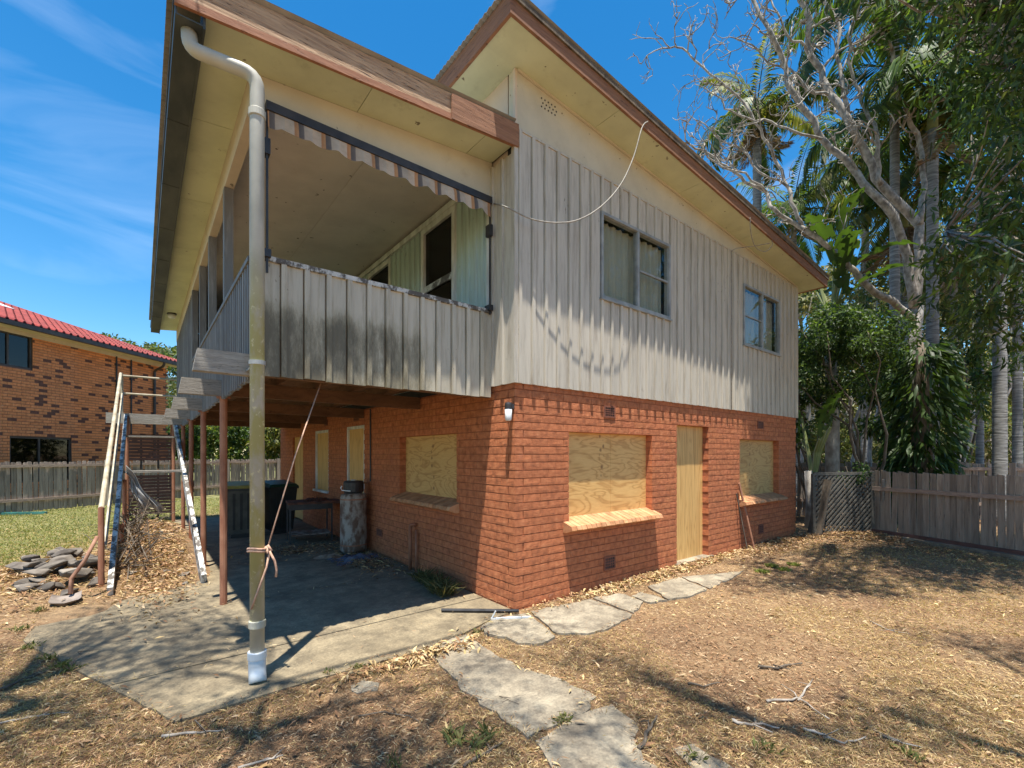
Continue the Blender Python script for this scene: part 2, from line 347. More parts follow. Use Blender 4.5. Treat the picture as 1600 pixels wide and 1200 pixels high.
# ------------------------------------------------------------------ ground
def hgt(x, y):
    v = -.014 + .010*noise.noise(Vector((x*.9, y*.9, 0))) + .007*noise.noise(Vector((x*3.1, y*3.1, 4)))
    # litter mound where the old stair stands
    a = max(0., 1-((x+2.92)/.60)**2) if abs(x+2.92) < .60 else 0.
    if a and y > 3.2: v += a**.5*.42*min(1, (y-3.2)/2.6)*max(0, min(1, (10-y)/3))
    b = math.exp(-(((x+3.9)/.65)**2 + ((y-4.6)/1.3)**2)); v += .20*b
    if x > 7 and y < 4: v += .05*math.exp(-((x-8)**2+(y+.6)**2)/1.2)
    if math.hypot(x, y) > 30: v -= .0
    return v
def axis(lo, hi, step, far):
    a = list(np.arange(lo, hi+1e-6, step)); s = step; p = hi
    while p < far: s *= 1.35; p += s; a.append(p)
    s = step; p = lo
    while p > -far: s *= 1.35; p -= s; a.insert(0, p)
    return a
ax, ay = axis(-10, 13, .2, 700), axis(-6, 16, .2, 700)
V = [(x, y, hgt(x, y)) for y in ay for x in ax]; nx = len(ax)
F = [(j*nx+i, j*nx+i+1, (j+1)*nx+i+1, (j+1)*nx+i) for j in range(len(ay)-1) for i in range(nx-1)]
gr = obj('ground', npmesh('ground', V, F, smooth=True), M['ground']); gr['kind'] = 'structure'

# patio slabs (cast in bays) and broken path slabs
def rough_poly(p, amp, step=.12, seed=0):
    out = []; r = random.Random(seed)
    for i in range(len(p)):
        a, b = Vector(p[i][:2]), Vector(p[(i+1) % len(p)][:2]); n = max(1, int((b-a).length/step)); nn = Vector((-(b-a).y, (b-a).x)).normalized()
        for k in range(n):
            q = a.lerp(b, k/n) + nn*(r.uniform(-amp, amp)*.3+2.4*amp*noise.noise(Vector((k*.45+i*3, seed*5., 0)))); out.append((q.x, q.y))
    return out
patio = bpy.data.objects.new('patio', None); COL.objects.link(patio); patio['kind'] = 'structure'
bays = [(-.26, .55), (.56, 2.03), (2.045, 3.88), (3.895, 5.75), (5.765, 7.6), (7.615, 10.2)]
def leftx(y):
    pts = [(-.26, -2.83), (2.04, -3.79), (2.9, -3.75), (3.05, -3.3), (3.12, -2.42), (3.9, -2.42), (12, -2.42)]
    for (a, b), (c, d) in zip(pts, pts[1:]):
        if y <= c: return b+(d-b)*(y-a)/(c-a)
    return -2.42
PATIO = []
for i, (a, b) in enumerate(bays):
    ys = list(np.linspace(a, b, 8)); lx = [(leftx(y)+rnd.uniform(-.012, .012), y) for y in ys]
    poly = [(-.012 if a > 0 else -.012, a), (-.012, b)] + lx[::-1]
    if i == 0: poly = [(-.36, -.06), (-.012, .0), (-.012, b)] + lx[::-1] + [(-2.0, -.24), (-1.3, -.27), (-.8, -.2)]
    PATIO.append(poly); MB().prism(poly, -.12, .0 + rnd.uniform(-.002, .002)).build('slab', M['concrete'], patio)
path = bpy.data.objects.new('path', None); COL.objects.link(path); path['kind'] = 'structure'
def P3(*q): return [(660+a/2.667, 860+b/2.667) for a, b in q]
PATHS = [P3((10, 415), (100, 378), (180, 350), (250, 400), (390, 482), (600, 545), (722, 610), (700, 655), (590, 705), (440, 778), (330, 700), (240, 640), (150, 560), (100, 500)),
 P3((612, 712), (704, 664), (790, 640), (850, 690), (905, 745), (885, 800), (925, 870), (1000, 940), (1060, 1000), (600, 1010), (520, 870), (470, 790)),
 P3((1040, 820), (1130, 800), (1200, 850), (1300, 905), (1380, 960), (1180, 960)),
 P3((240, 322), (300, 285), (440, 262), (552, 360), (500, 388), (400, 387), (350, 362), (260, 345)),
 P3((452, 255), (700, 203), (872, 268), (820, 303), (760, 332), (690, 347), (560, 345)),
 P3((712, 199), (822, 180), (922, 214), (882, 262)),
 P3((872, 190), (912, 172), (1020, 207), (950, 217)),
 P3((940, 150), (1068, 112), (1186, 160), (1120, 190), (1022, 203)),
 P3((1080, 110), (1200, 100), (1340, 85), (1280, 120), (1196, 158)),
 [(548, 1070), (566, 1062), (592, 1066), (590, 1078), (560, 1082)]]
PPOLY = []
for i, q in enumerate(PATHS):
    poly = rough_poly([G(*p) for p in q], .016, .06, i); PPOLY.append(poly)
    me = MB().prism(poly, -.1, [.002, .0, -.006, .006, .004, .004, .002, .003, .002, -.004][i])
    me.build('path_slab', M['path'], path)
def inside(px, py, poly):
    p = np.array(poly); c = np.zeros(len(px), bool); j = len(p)-1
    for i in range(len(p)):
        xi, yi, xj, yj = p[i, 0], p[i, 1], p[j, 0], p[j, 1]
        c ^= ((yi > py) != (yj > py)) & (px < (xj-xi)*(py-yi)/(yj-yi+1e-12)+xi); j = i
    return c

# ------------------------------------------------------------------ the house
house = thing('house', 'derelict two-storey house, painted brick below, cream ribbed cladding above, windows boarded up', 'house')
CH = .0843; WL, WD = 7.3, 10.26; ZB = 28*CH
FOP = [(.79, 2.39, 10*CH, 22*CH), (2.99, 3.87, -.2, 24*CH), (4.90, 6.48, 10*CH, 22*CH)]
LOP = [(1.127, 2.72, 12*CH, 22*CH), (4.13, 5.01, -.2, 2.08), (6.08, 7.02, 10*CH, 2.08), (8.0, 8.93, -.2, 2.06)]
LOP = [(a, b, c, round(d/CH)*CH) for a, b, c, d in LOP]
def rects(x0, x1, z0, z1, ops):
    xs = sorted({x0, x1, *[min(max(v, x0), x1) for o in ops for v in o[:2]]}); zs = sorted({z0, z1, *[min(max(v, z0), z1) for o in ops for v in o[2:]]}); out = []
    for a, b in zip(xs, xs[1:]):
        run = None
        for c, d in zip(zs, zs[1:]):
            mxx, mz = (a+b)/2, (c+d)/2
            if any(o[0] < mxx < o[1] and o[2] < mz < o[3] for o in ops):
                if run: out.append((a, b)+tuple(run)); run = None
            else: run = [run[0], d] if run else [c, d]
        if run: out.append((a, b)+tuple(run))
    return out
# brick leaves: mortar core set back behind the brick faces
g_ = .006
fw = MB()
for a, b, c, d in rects(.009, WL-.009, -.3, ZB+.02, [(o[0]-g_, o[1]+g_, o[2]-g_, o[3]+g_) for o in FOP]): fw.box(a, b, .009, .20, c, d)
front_wall = fw.build('front_brick_wall', M['mortar'], house)
lw = MB()
for a, b, c, d in rects(.20, WD-.009, -.3, ZB+.02, [(o[0]-g_, o[1]+g_, o[2]-g_, o[3]+g_) for o in LOP]): lw.box(.009, .20, a, b, c, d)
side_wall = lw.build('side_brick_wall', M['mortar'], house)
MB().box(.2, WL-.01, WD-.2, WD-.01, -.3, ZB).build('rear_wall', M['mortar'], house)
MB().box(WL-.2, WL-.012, .2, WD-.2, -.3, ZB).build('end_wall', M['mortar'], house)
MB().box(.2, WL-.2, .2, WD-.2, ZB-.1, ZB+.1).build('upper_floor', M['dark'], house)
def rock_brick(L, H=CH-.009, D=.105, seed=0):
    r = random.Random(seed); nxg, nzg = max(2, round(L/.055)), 3; V, F = [], []
    for j in range(nzg+1):
        for i in range(nxg+1):
            e = i in (0, nxg) or j in (0, nzg)
            V.append((L*i/nxg + (0 if e else r.uniform(-.008, .008)), (.0 if e else r.uniform(-.0022, .0)), H*j/nzg + (0 if e else r.uniform(-.006, .006))))
    w = nxg+1
    for j in range(nzg):
        for i in range(nxg): a = j*w+i; F.append((a, a+1, a+1+w, a+w))
    n = len(V); V += [(0, D, 0), (L, D, 0), (L, D, H), (0, D, H)]; c = [0, nxg, (nzg+1)*w-1, nzg*w]
    bot = list(range(0, nxg+1)); top = [nzg*w+i for i in range(nxg+1)]; lef = [j*w for j in range(nzg+1)]; rig = [j*w+nxg for j in range(nzg+1)]
    F += [tuple(bot[::-1]+[n, n+1]), tuple(top+[n+2, n+3]), tuple(lef+[n+3, n])[::1], tuple(rig[::-1]+[n+1, n+2])]
    return V, F
def courses(length, ops, start):
    out = []
    for k in range(-1, 28):
        z = k*CH; a = start(k)
        x = a[0]; first = a[1]; seq = []
        ln = first
        while x < length-.02:
            b = min(x+ln, length); seq.append((x, b)); x = b+.005; ln = .23
        for s0, s1 in seq:
            segs = [(s0, s1)]
            for o in ops:
                if o[2] < z+CH/2 < o[3]:
                    ns = []
                    for p, q in segs:
                        if q <= o[0] or p >= o[1]: ns.append((p, q)); continue
                        if p < o[0]: ns.append((p, o[0]))
                        if q > o[1]: ns.append((o[1], q))
                    segs = ns
            out += [(p, q, z) for p, q in segs if q-p > .025]
    return out
allb = [('f', a, b, z) for a, b, z in courses(WL, FOP, lambda k: (.0, .23) if k % 2 == 0 else (.118, .23))]
allb += [('l', a, b, z) for a, b, z in courses(WD, LOP, lambda k: (.0, .23) if k % 2 else (.118, .23))]
def bc(q): return Vector(((q[1]+q[2])/2, 0, q[3])) if q[0] == 'f' else Vector((0, (q[1]+q[2])/2, q[3]))
allb.sort(key=lambda q: (bc(q)-O3).length)
cache = {}
def bmesh_for(L, v):
    k = (round(L, 3), v)
    if k not in cache:
        Vv, Ff = rock_brick(k[0], seed=hash(k) % 9999); mb = MB(); mb.v, mb.f = Vv, Ff; cache[k] = mb
    return cache[k]
stuff = {'f': MB(), 'l': MB()}; cnt = 0; meshes = {}
for q in allb:
    s, a, b, z = q; v = rnd.randrange(7); mb = bmesh_for(b-a, v); yo = rnd.uniform(-.0016, .001)
    near = cnt < 300 and bc(q).z > -.02
    if near:
        cnt += 1; k = (round(b-a, 3), v)
        if k not in meshes: meshes[k] = mb.mesh('brick')
        if s == 'f': obj('brick', meshes[k], M['brick'], front_wall, (a, yo, z+.0055))
        else: obj('brick', meshes[k], M['brick'], side_wall, (yo, b, z+.0055), (0, 0, -PI/2))
    else:
        t = stuff[s]; n = len(t.v); g = rnd.uniform(.92, 1.08)
        t.v += [((a+x, yo+y, z+.0055+h) if s == 'f' else (yo+y, b-x, z+.0055+h)) for x, y, h in mb.v]
        t.f += [tuple(n+i for i in f) for f in mb.f]; t.c += [(g, g*rnd.uniform(.97, 1.03), g)]*len(mb.v)
stuff['f'].build('brick_rows', M['brick_s'], front_wall, kind='stuff'); stuff['l'].build('brick_rows', M['brick_s'], side_wall, kind='stuff')

# plywood in the brick openings, sills, doors
def ply_panel(name, x0, x1, y0, y1, z0, z1, m): return MB().box(x0, x1, y0, y1, z0, z1).build(name, m, house)
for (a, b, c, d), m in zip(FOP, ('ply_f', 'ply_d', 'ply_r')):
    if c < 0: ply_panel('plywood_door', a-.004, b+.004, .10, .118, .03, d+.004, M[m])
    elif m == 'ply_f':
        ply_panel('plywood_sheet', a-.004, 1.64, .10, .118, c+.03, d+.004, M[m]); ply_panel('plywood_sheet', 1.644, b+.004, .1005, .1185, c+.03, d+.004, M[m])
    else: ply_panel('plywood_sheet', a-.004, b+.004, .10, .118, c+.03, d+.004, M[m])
MB().box(2.94, 3.95, -.05, .1, -.08, .035).build('door_step', M['path'], house)
for (a, b, c, d), m in zip(LOP, ('ply_l', 'ply_d', 'ply_d', 'ply_d')):
    dep = .10 if m == 'ply_l' else .045
    p = ply_panel('plywood_door' if c < 0 else 'plywood_sheet', dep, dep+.018, a+.002, b-.002, max(c, .02), d+.004, M[m])
    if m == 'ply_d' and a < 8:
        for q, (y0, y1, z0, z1) in enumerate(((a-.002, a+.05, max(c, 0.), d-.05), (b-.05, b+.002, max(c, 0.), d-.05), (a-.002, b+.002, d-.05, d+.002))):
            MB().box(.012, .06, y0, y1, z0, z1).build('frame', M['white'], p)
        if c > 0: MB().box(-.04, .06, a-.03, b+.03, c-.045, c+.0).build('window_sill', M['white'], p)
def sill(a, b, zt, side, mat):
    s = MB(); n = round((b-a)/.083); w = (b-a)/n; par = None
    core = MB(); core.box(a, b, .0, .09, zt-.075, zt-.012) if side == 'f' else core.box(.0, .09, a, b, zt-.075, zt-.012)
    par = core.build('brick_sill', M['mortar'], house); me = {}
    for i in range(n):
        if i % 4 not in me:
            r = random.Random(i); mb = MB(); j = lambda: r.uniform(-.003, .003); q = w-.007
            P = [(.0, .095), (-.135+j(), .03+j()), (-.115+j(), -.052+j()), (-.012, -.045), (.095, .0)]   # profile y,z
            P = [(.098, .002), (.098, .062), (-.125+j(), -.012+j()), (-.142+j(), -.055+j()), (-.04, -.092), (.0, -.09)]
            m_ = len(P); mb.v = [(0, y, z) for y, z in P]+[(q, y, z) for y, z in P]
            mb.f = [tuple(range(m_)), tuple(range(2*m_-1, m_-1, -1))]+[(k, k+m_, (k+1) % m_+m_, (k+1) % m_) for k in range(m_)]
            me[i % 4] = mb.mesh('sill_brick')
        loc = (a+i*w, 0, zt-.03) if side == 'f' else (0, a+(i+1)*w, zt-.03)
        obj('brick', me[i % 4], mat, par, loc, (0, 0, 0 if side == 'f' else -PI/2))
sill(.70, 2.44, FOP[0][2]+.0, 'f', M['sillbrick']); sill(4.84, 6.54, FOP[2][2]+.0, 'f', M['sillbrick']); sill(1.06, 2.76, LOP[0][2], 'l', M['sillbrick'])
def air_vent(px0, px1, z0, z1, side='f'):
    mb = MB(); w = px1-px0
    def bx(u0, u1, d0, d1, a, b): mb.box(u0, u1, d0, d1, a, b) if side == 'f' else mb.box(d0, d1, u0, u1, a, b)
    bx(px0, px1, -.013, .05, z0, z0+.02); bx(px0, px1, -.013, .05, z1-.02, z1); bx(px0, px0+.02, -.013, .05, z0+.02, z1-.02); bx(px1-.02, px1, -.013, .05, z0+.02, z1-.02)
    for k in range(1, 5): u = px0+.02+(w-.04)*k/5; bx(u-.005, u+.005, -.009, .03, z0+.02, z1-.02)
    for k in range(1, 4): u = z0+.02+(z1-z0-.04)*k/4; bx(px0+.02, px1-.02, -.0105, .026, u-.005, u+.005)
    v_ = mb.build('air_vent', M['vent'], house); mb = MB(); bx(px0+.021, px1-.021, -.0068, .04, z0+.021, z1-.021); mb.build('vent_void', M['dark'], v_); return v_  # near-black block behind the bars stands in for shade inside the vent
for a in ((1.39, 1.60, 2.05, 2.195), (5.56, 5.79, 2.06, 2.195), (1.39, 1.60, .185, .35), (5.6, 5.79, .18, .34)): air_vent(*a)
air_vent(3.34, 3.56, .285, .40, 'l'); air_vent(4.35, 4.6, 2.2, 2.32, 'l'); air_vent(6.1, 6.3, 2.2, 2.32, 'l')

# upper walls: core with openings, then ribbed boards
ZC0, ZC1 = ZB-.005, 4.93
UOP = [(1.236, 2.80, 3.48, 4.52), (4.87, 6.42, 3.465, 4.50)]
c_ = MB()
for a, b, c, d in rects(.0, WL, ZB+.02, 4.93, UOP): c_.box(a, b, .0, .12, c, d)
c_.build('upper_front_wall', M['dark'], house)
VOP = [(1.13, 1.93, 2.52, 4.60), (2.98, 3.82, 3.3, 4.58)]
c_ = MB()
for a, b, c, d in rects(.12, WD, ZB+.02, 4.72, VOP): c_.box(.0, .12, a, b, c, d)
c_.build('upper_side_wall', M['dark'], house)
MB().box(WL-.12, WL, .12, WD, ZB+.02, 4.95).build('upper_end_wall', M['clad'], house)
MB().box(.12, WL-.12, WD-.12, WD, ZB+.02, 4.95).build('upper_rear_wall', M['clad'], house)
PITCH = .183
def board_mesh(w, z0, z1, rib=.036, ribh=.023, base=.0):
    # profile in (u, out) ; extruded in z. u along wall, out = away from wall
    P = [(0, -.002), (w-.008, -.002), (w-.008, .012), (rib+.010, .012), (rib+.004, .012+ribh), (.002, .012+ribh), (0, .012)]
    mb = MB(); n = len(P); mb.v = [(u, -o, z0) for u, o in P]+[(u, -o, z1) for u, o in P]
    mb.f = [tuple(range(n)), tuple(range(2*n-1, n-1, -1))]+[(k, k+n, (k+1) % n+n, (k+1) % n) for k in range(n)]
    return mb
def boards(u0, u1, z0, z1, ops, place, mat, parent, pitch=PITCH, name='cladding_board', jit=.0):
    u = u0
    while u < u1-.01:
        w = min(pitch, u1-u)
        spans = [(z0-rnd.uniform(0, jit), z1)]
        for o in ops:
            ov = min(u+w, o[1])-max(u, o[0])
            if ov > .05:
                spans = [s for p, q in spans for s in ((p, o[2]), (o[3], q)) if s[1]-s[0] > .02]
        for p, q in spans: place(board_mesh(w, p, q, rib=min(.036, w*.4)), u, name, mat, parent)
        u += pitch
def pl_front(y):
    def f(mb, u, name, mat, parent): mb.build(name, mat, parent, (u, y, 0))
    return f
def pl_left(x):
    def f(mb, u, name, mat, parent):
        o = mb.build(name, mat, parent, (x, u, 0)); o.rotation_euler = (0, 0, -PI/2); o.location.y = u+max(v[0] for v in mb.v)
    return f
# window trims sized to the board grid so the boards meet the frames
snap = lambda v, u0: u0+round((v-u0)/PITCH)*PITCH
UO2 = [(snap(a, .02), snap(b, .02), c, d) for a, b, c, d in UOP]
boards(.02, WL+.02, ZC0-.02, ZC1, UO2, pl_front(-.012), M['clad'], house, jit=.004)
MB().box(-.034, .018, -.034, .018, ZC0-.02, 4.93).build('corner_trim', M['clad'], house)
MB().box(-.012, .018, -.016, .018, 4.931, 5.56).build('corner_trim', M['fibro_pink'], house)
MB().box(WL-.01, WL+.034, -.03, .03, ZC0-.02, 4.94).build('corner_trim', M['clad'], house)
boards(.02, .38, ZC0-.02, 4.70, [], pl_left(-.012), M['clad'], house, jit=.004)
boards(.40, WD, 2.5, 4.68, VOP, pl_left(-.006), M['clad_green'], house, .152, 'wall_board')
MB().box(-.02, .40, -.012, .004, 4.9, 4.92)
# scalloped head flashing and fibro wedge above the cladding
MB().box(.02, WL, -.036, .0, 4.93, 4.955).build('head_batten', M['clad'], house)
SL = .0795; zs = lambda x: 5.567-SL*x
wed = MB(); wed.hexa([(0, -.008, 4.95), (WL, -.008, 4.95), (WL, .1, 4.95), (0, .1, 4.95), (0, -.008, zs(0)), (WL, -.008, zs(WL)), (WL, .1, zs(WL)), (0, .1, zs(0))])
wed.build('gable_panel', M['fibro'], house)
vh = MB().lathe([(.009, 0), (.009, .004)], 0, 0, 8); vh.v = [(x, -.010-z, y) for x, y, z in vh.v]; vhm = vh.mesh('vent_hole')
for i in range(5):
    for j in range(3): obj('vent_hole', vhm, M['black'], house, (.36+i*.05+.02*(j % 2), 0, 5.34+j*.045))  # black discs on the panel stand in for the shade of round holes
MB().hexa([(.0, .12, 4.72), (.1, .12, 4.72), (.1, WD, 4.72), (0., WD, 4.72), (.0, .12, zs(0)), (.1, .12, zs(.1)), (.1, WD, zs(.1)), (0., WD, zs(0))]).build('clerestory_wall', M['fibro_pink'], house)

def window(x0, x1, z0, z1, mull, rail_left, rail_right, y=-.012):
    fr = MB(); t = .035
    fr.box(x0, x1, y-.035, y+.05, z0, z0+t); fr.box(x0, x1, y-.035, y+.05, z1-t, z1); fr.box(x0, x0+t, y-.035, y+.05, z0+t, z1-t); fr.box(x1-t, x1, y-.035, y+.05, z0+t, z1-t)
    w = fr.build('window', M['frame'], house)
    MB().box(mull-.022, mull+.022, y-.03, y+.04, z0+t, z1-t).build('mullion', M['frame'], w)
    MB().box(x0-.02, x1+.02, y-.05, y-.0, z0-.022, z0-.001).build('window_sill', M['frame'], w)
    for a, b, has in ((x0+t, mull-.022, rail_left), (mull+.022, x1-t, rail_right)):
        zz = [z0+t, z1-t]
        if has:
            zm = (z0+z1)/2; MB().box(a, b, y-.012, y+.02, zm-.012, zm+.012).build('glazing_bar', M['frame'], w); zz = [z0+t, zm-.012, zm+.012, z1-t]
        for k in range(0, len(zz), 2): MB().box(a, b, y+.002, y+.006, zz[k], zz[k+1]).build('pane', M['glass'], w)
    # hanging curtain behind the panes, with folds
    cu = MB(); n = 60; V = [(x0+.03+(x1-x0-.06)*i/n, .10+.018*math.sin(i*1.1)+.008*math.sin(i*2.9), z) for z in (z0+.03, z1-.03) for i in range(n+1)]
    cu.v = V; cu.f = [(i, i+1, i+n+2, i+n+1) for i in range(n)]; cu.build('curtain', M['curtain'], w, smooth=True)
    return w
for (a, b, c, d), (rl, rr) in zip(UO2, ((False, True), (True, False))): window(a+.001, b-.001, c, d, (a+b)/2, rl, rr)
def side_window(y0, y1, z0, z1, rails):
    fr = MB(); t = .07; x = -.012
    fr.box(x-.035, x+.05, y0, y1, z1-t, z1); fr.box(x-.035, x+.05, y0, y0+t, z0, z1-t); fr.box(x-.035, x+.05, y1-t, y1, z0, z1-t); fr.box(x-.035, x+.05, y0+t, y1-t, z0, z0+t)
    w = fr.build('window', M['white'], house); zz = [z0+t]
    for r_ in rails: MB().box(x-.02, x+.03, y0+t, y1-t, r_-.04, r_+.04).build('glazing_bar', M['peel'], w); zz += [r_-.04, r_+.04]
    zz.append(z1-t)
    for k in range(0, len(zz), 2): MB().box(x+.002, x+.006, y0+t, y1-t, zz[k], zz[k+1]).build('pane', M['glass_dark'], w)
    MB().box(.10, .11, y0, y1, z0, z1).build('backing', M['screen'], w)
side_window(1.1, 1.96, 2.53, 4.62, (3.27, 3.80)); side_window(2.95, 3.85, 3.28, 4.60, (3.95,))
MB().box(-.06, -.02, .40, 9.9, 4.62, 4.69).build('cornice', M['white'], house)
MB().box(-.045, -.0, .384, .44, 3.0, 4.4).build('door_jamb', M['white'], house)

# main skillion roof: falls to the right
e_, o_ = .4, .4; XL, XR = -e_, WL+e_
def slab_between(x0, x1, y0, y1, za, zb, m, name, par=house):
    return MB().hexa([(x0, y0, za(x0)), (x1, y0, za(x1)), (x1, y1, za(x1)), (x0, y1, za(x0)), (x0, y0, zb(x0)), (x1, y0, zb(x1)), (x1, y1, zb(x1)), (x0, y1, zb(x0))]).build(name, m, par)
xs = [XL+.03, 1.2, 3.0, 4.8, 6.4, XR-.03]
for a, b in zip(xs, xs[1:]): slab_between(a, b-.005, -o_, -.0, lambda x: zs(x), lambda x: zs(x)+.008, M['soffit'], 'soffit_sheet')
ys = [.0, 1.8, 3.6, 5.4, 7.2, 9.0, WD+.4]
for a, b in zip(ys, ys[1:]): slab_between(XL+.03, .0, a, b-.005, lambda x: zs(x), lambda x: zs(x)+.008, M['soffit'], 'soffit_sheet')
slab_between(WL, XR-.03, 0, WD+.4, lambda x: zs(x), lambda x: zs(x)+.008, M['soffit'], 'soffit_sheet')
for p in (.01,):
    for y0 in (-.02,): slab_between(.02, WL, -.03, -.01, lambda x: zs(x)-.025, lambda x: zs(x)-.001, M['fibro'], 'soffit_bead')
slab_between(0, WL, 0, WD+.4, lambda x: zs(x)+.002, lambda x: zs(x)+.15, M['dark'], 'roof_space')
slab_between(XL, XR, -o_-.03, -o_, lambda x: zs(x)-.012, lambda x: zs(x)+.19, M['fascia'], 'front_fascia')
slab_between(XL, XL+.03, -o_, WD+.4, lambda x: zs(x)-.012, lambda x: zs(x)+.19, M['fascia'], 'high_side_fascia')
slab_between(XR-.03, XR, -o_, WD+.4, lambda x: zs(x)-.012, lambda x: zs(x)+.16, M['fascia'], 'low_side_fascia')
def corrugated(x0, x1, y0, y1, z, m, name, pitch=.076):
    n = int((y1-y0)/pitch*4); mb = MB()
    for x in (x0, x1):
        for i in range(n+1): y = y0+(y1-y0)*i/n; mb.v.append((x, y, z(x)+.009*math.cos(2*PI*i/4)))
    for x in (x0, x1):
        for i in range(n+1): y = y0+(y1-y0)*i/n; mb.v.append((x, y, z(x)+.009*math.cos(2*PI*i/4)-.004))
    w = n+1; mb.f = [(i, i+w, i+w+1, i+1) for i in range(n)]+[(2*w+i, 2*w+i+1, 3*w+i+1, 3*w+i) for i in range(n)]+[(i, i+1, 2*w+i+1, 2*w+i) for i in range(n)]
    return mb.build(name, m, house)
corrugated(XL-.04, XR+.05, -o_-.06, WD+.45, lambda x: zs(x)+.205, M['roofmetal'], 'roof_sheeting')
slab_between(XL-.03, XR+.03, -o_-.05, -o_-.031, lambda x: zs(x)+.13, lambda x: zs(x)+.185, M['darkbark'], 'barge_capping')
# veranda lean-to roof: falls to the left
VX = -2.83; zv = lambda x: 4.77+.0888*x; VY1 = 10.0
ys = [.0, .383]
xs = [-2.66, -1.5, -.35, -.02]
for a, b in zip(xs, xs[1:]): slab_between(a, b-.005, .0, .372, zv, lambda x: zv(x)+.008, M['soffit'], 'veranda_soffit_sheet')
ys = [.372, 1.2, 2.8, 4.4, 6.0, 7.6, VY1]
for a, b in zip(ys, ys[1:]): slab_between(-2.66, -2.33, a+.003, b-.003, zv, lambda x: zv(x)+.008, M['soffit'], 'veranda_soffit_sheet')
xs = [-2.26, -1.2, -.02]
for a, b in zip(xs, xs[1:]): slab_between(a, b-.004, .42, VY1, lambda x: zv(x)-.035, lambda x: zv(x)-.02, M['ceiling'], 'ceiling_sheet')
slab_between(-2.66, -.005, .0, VY1, lambda x: zv(x)+.012, lambda x: zv(x)+.12, M['dark'], 'veranda_roof_space')
slab_between(VX, -.02, -.022, .0, lambda x: zv(x)+.03, lambda x: zv(x)+.22, M['fascia_worn'], 'veranda_fascia')
slab_between(VX, -.02, -.030, -.003, lambda x: zv(x)-.022, lambda x: zv(x)+.029, M['trim_brown'], 'fascia_trim')
slab_between(-.78, .012, -.052, -.031, lambda x: zv(x)-.03, lambda x: zv(x)+.20, M['fascia'], 'fascia_patch')
corrugated(VX-.03, -.02, -.05, VY1+.05, lambda x: zv(x)+.235, M['roofmetal'], 'veranda_roof_sheeting')
gz = zv(-2.75)
gu = MB(); gu.box(-2.825, -2.815, .002, VY1, gz-.075, gz+.06); gu.box(-2.815, -2.675, .002, VY1, gz-.075, gz-.066); gu.box(-2.675, -2.66, .002, VY1, gz-.09, gz+.10); gu.box(-2.834, -2.8255, .002, VY1, gz+.03, gz+.062)
for k in range(1, 9): gu.box(-2.828, -2.67, k*1.2, k*1.2+.012, gz-.079, gz-.074)
gu.build('gutter', M['gutter'], house)
slab_between(-2.34, -.02, .372, .392, lambda x: 4.30, lambda x: zv(x)-.001, M['fibro'], 'veranda_front_panel')
MB().hexa([(-2.34, .392, 4.30), (-2.26, .392, 4.30), (-2.26, VY1, 4.30), (-2.34, VY1, 4.30), (-2.34, .392, zv(-2.34)-.001), (-2.26, .392, zv(-2.26)-.001), (-2.26, VY1, zv(-2.26)-.001), (-2.34, VY1, zv(-2.34)-.001)]).build('veranda_side_beam', M['fibro_pink'], house)
MB().box(-2.3, -.02, VY1-.06, VY1, 2.4, 4.55).build('veranda_end_wall', M['clad_grey'], house)
MB().box(-2.735, -2.615, 8.6, 8.72, zv(-2.5)-.09, zv(-2.7)-.002)
# veranda floor, joists, bearers, posts
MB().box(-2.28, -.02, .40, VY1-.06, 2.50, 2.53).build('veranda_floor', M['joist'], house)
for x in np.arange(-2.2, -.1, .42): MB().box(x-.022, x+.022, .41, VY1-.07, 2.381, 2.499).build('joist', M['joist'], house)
BY = [.47, 2.1, 4.15, 6.2, 8.2]
for i, y in enumerate(BY):
    b = MB(); e = -2.66-rnd.uniform(0, .04); b.hexa([(e, y-.04, 2.225), (-.005, y-.04, 2.225), (-.005, y+.04, 2.225), (e, y+.04, 2.225), (e+.03, y-.04, 2.38), (-.005, y-.04, 2.38), (-.005, y+.04, 2.38), (e+.03, y+.04, 2.38)])
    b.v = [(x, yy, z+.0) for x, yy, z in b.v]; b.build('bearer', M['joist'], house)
    MB().hexa([(e-.012, y-.046, 2.222), (-2.325, y-.046, 2.219), (-2.325, y+.046, 2.219), (e-.012, y+.046, 2.222), (e+.016, y-.046, 2.386), (-2.325, y-.046, 2.386), (-2.325, y+.046, 2.386), (e+.016, y+.046, 2.386)]).build('bearer_end', M['beam'], house)
    if i:
        p = MB(); p.tube([(-2.31, y-.0, -.05), (-2.31, y, 2.21)], .036, 12); po = p.build('steel_post', M['ruststeel'], house, smooth=False)
        MB().box(-2.37, -2.25, y-.05, y+.05, 2.20, 2.218).build('post_plate', M['ruststeel'], po)
# balcony front and side cladding
BZ0, BZ1 = 2.225, 3.12
boards(-2.30, -.035, BZ0, BZ1, [], pl_front(.372), M['clad_mould'], house, .176, 'balcony_board', .012)
MB().box(-2.31, -.03, .372, .40, BZ0+.02, BZ1).build('balcony_frame', M['joist'], house)
MB().box(-2.325, -.03, .335, .405, BZ1+.001, BZ1+.04).build('top_rail', M['peel'], house)
MB().box(-2.335, -2.25, .348, .43, BZ0-.0, 4.30).build('corner_post', M['clad'], house)
boards(.44, 5.6, BZ0-.02, BZ1, [], pl_left(-2.30), M['clad_grey'], house, .11, 'side_board', .02)
MB().box(-2.298, -2.27, .44, 9.95, BZ0+.02, BZ1-.01).build('side_frame', M['joist'], house)
MB().box(-2.345, -2.265, .44, 5.6, BZ1+.001, BZ1+.04).build('side_rail', M['clad_grey'], house)
boards(5.75, 9.98, BZ0-.02, 4.42, [], pl_left(-2.30), M['clad_grey'], house, .14, 'side_board', .02)
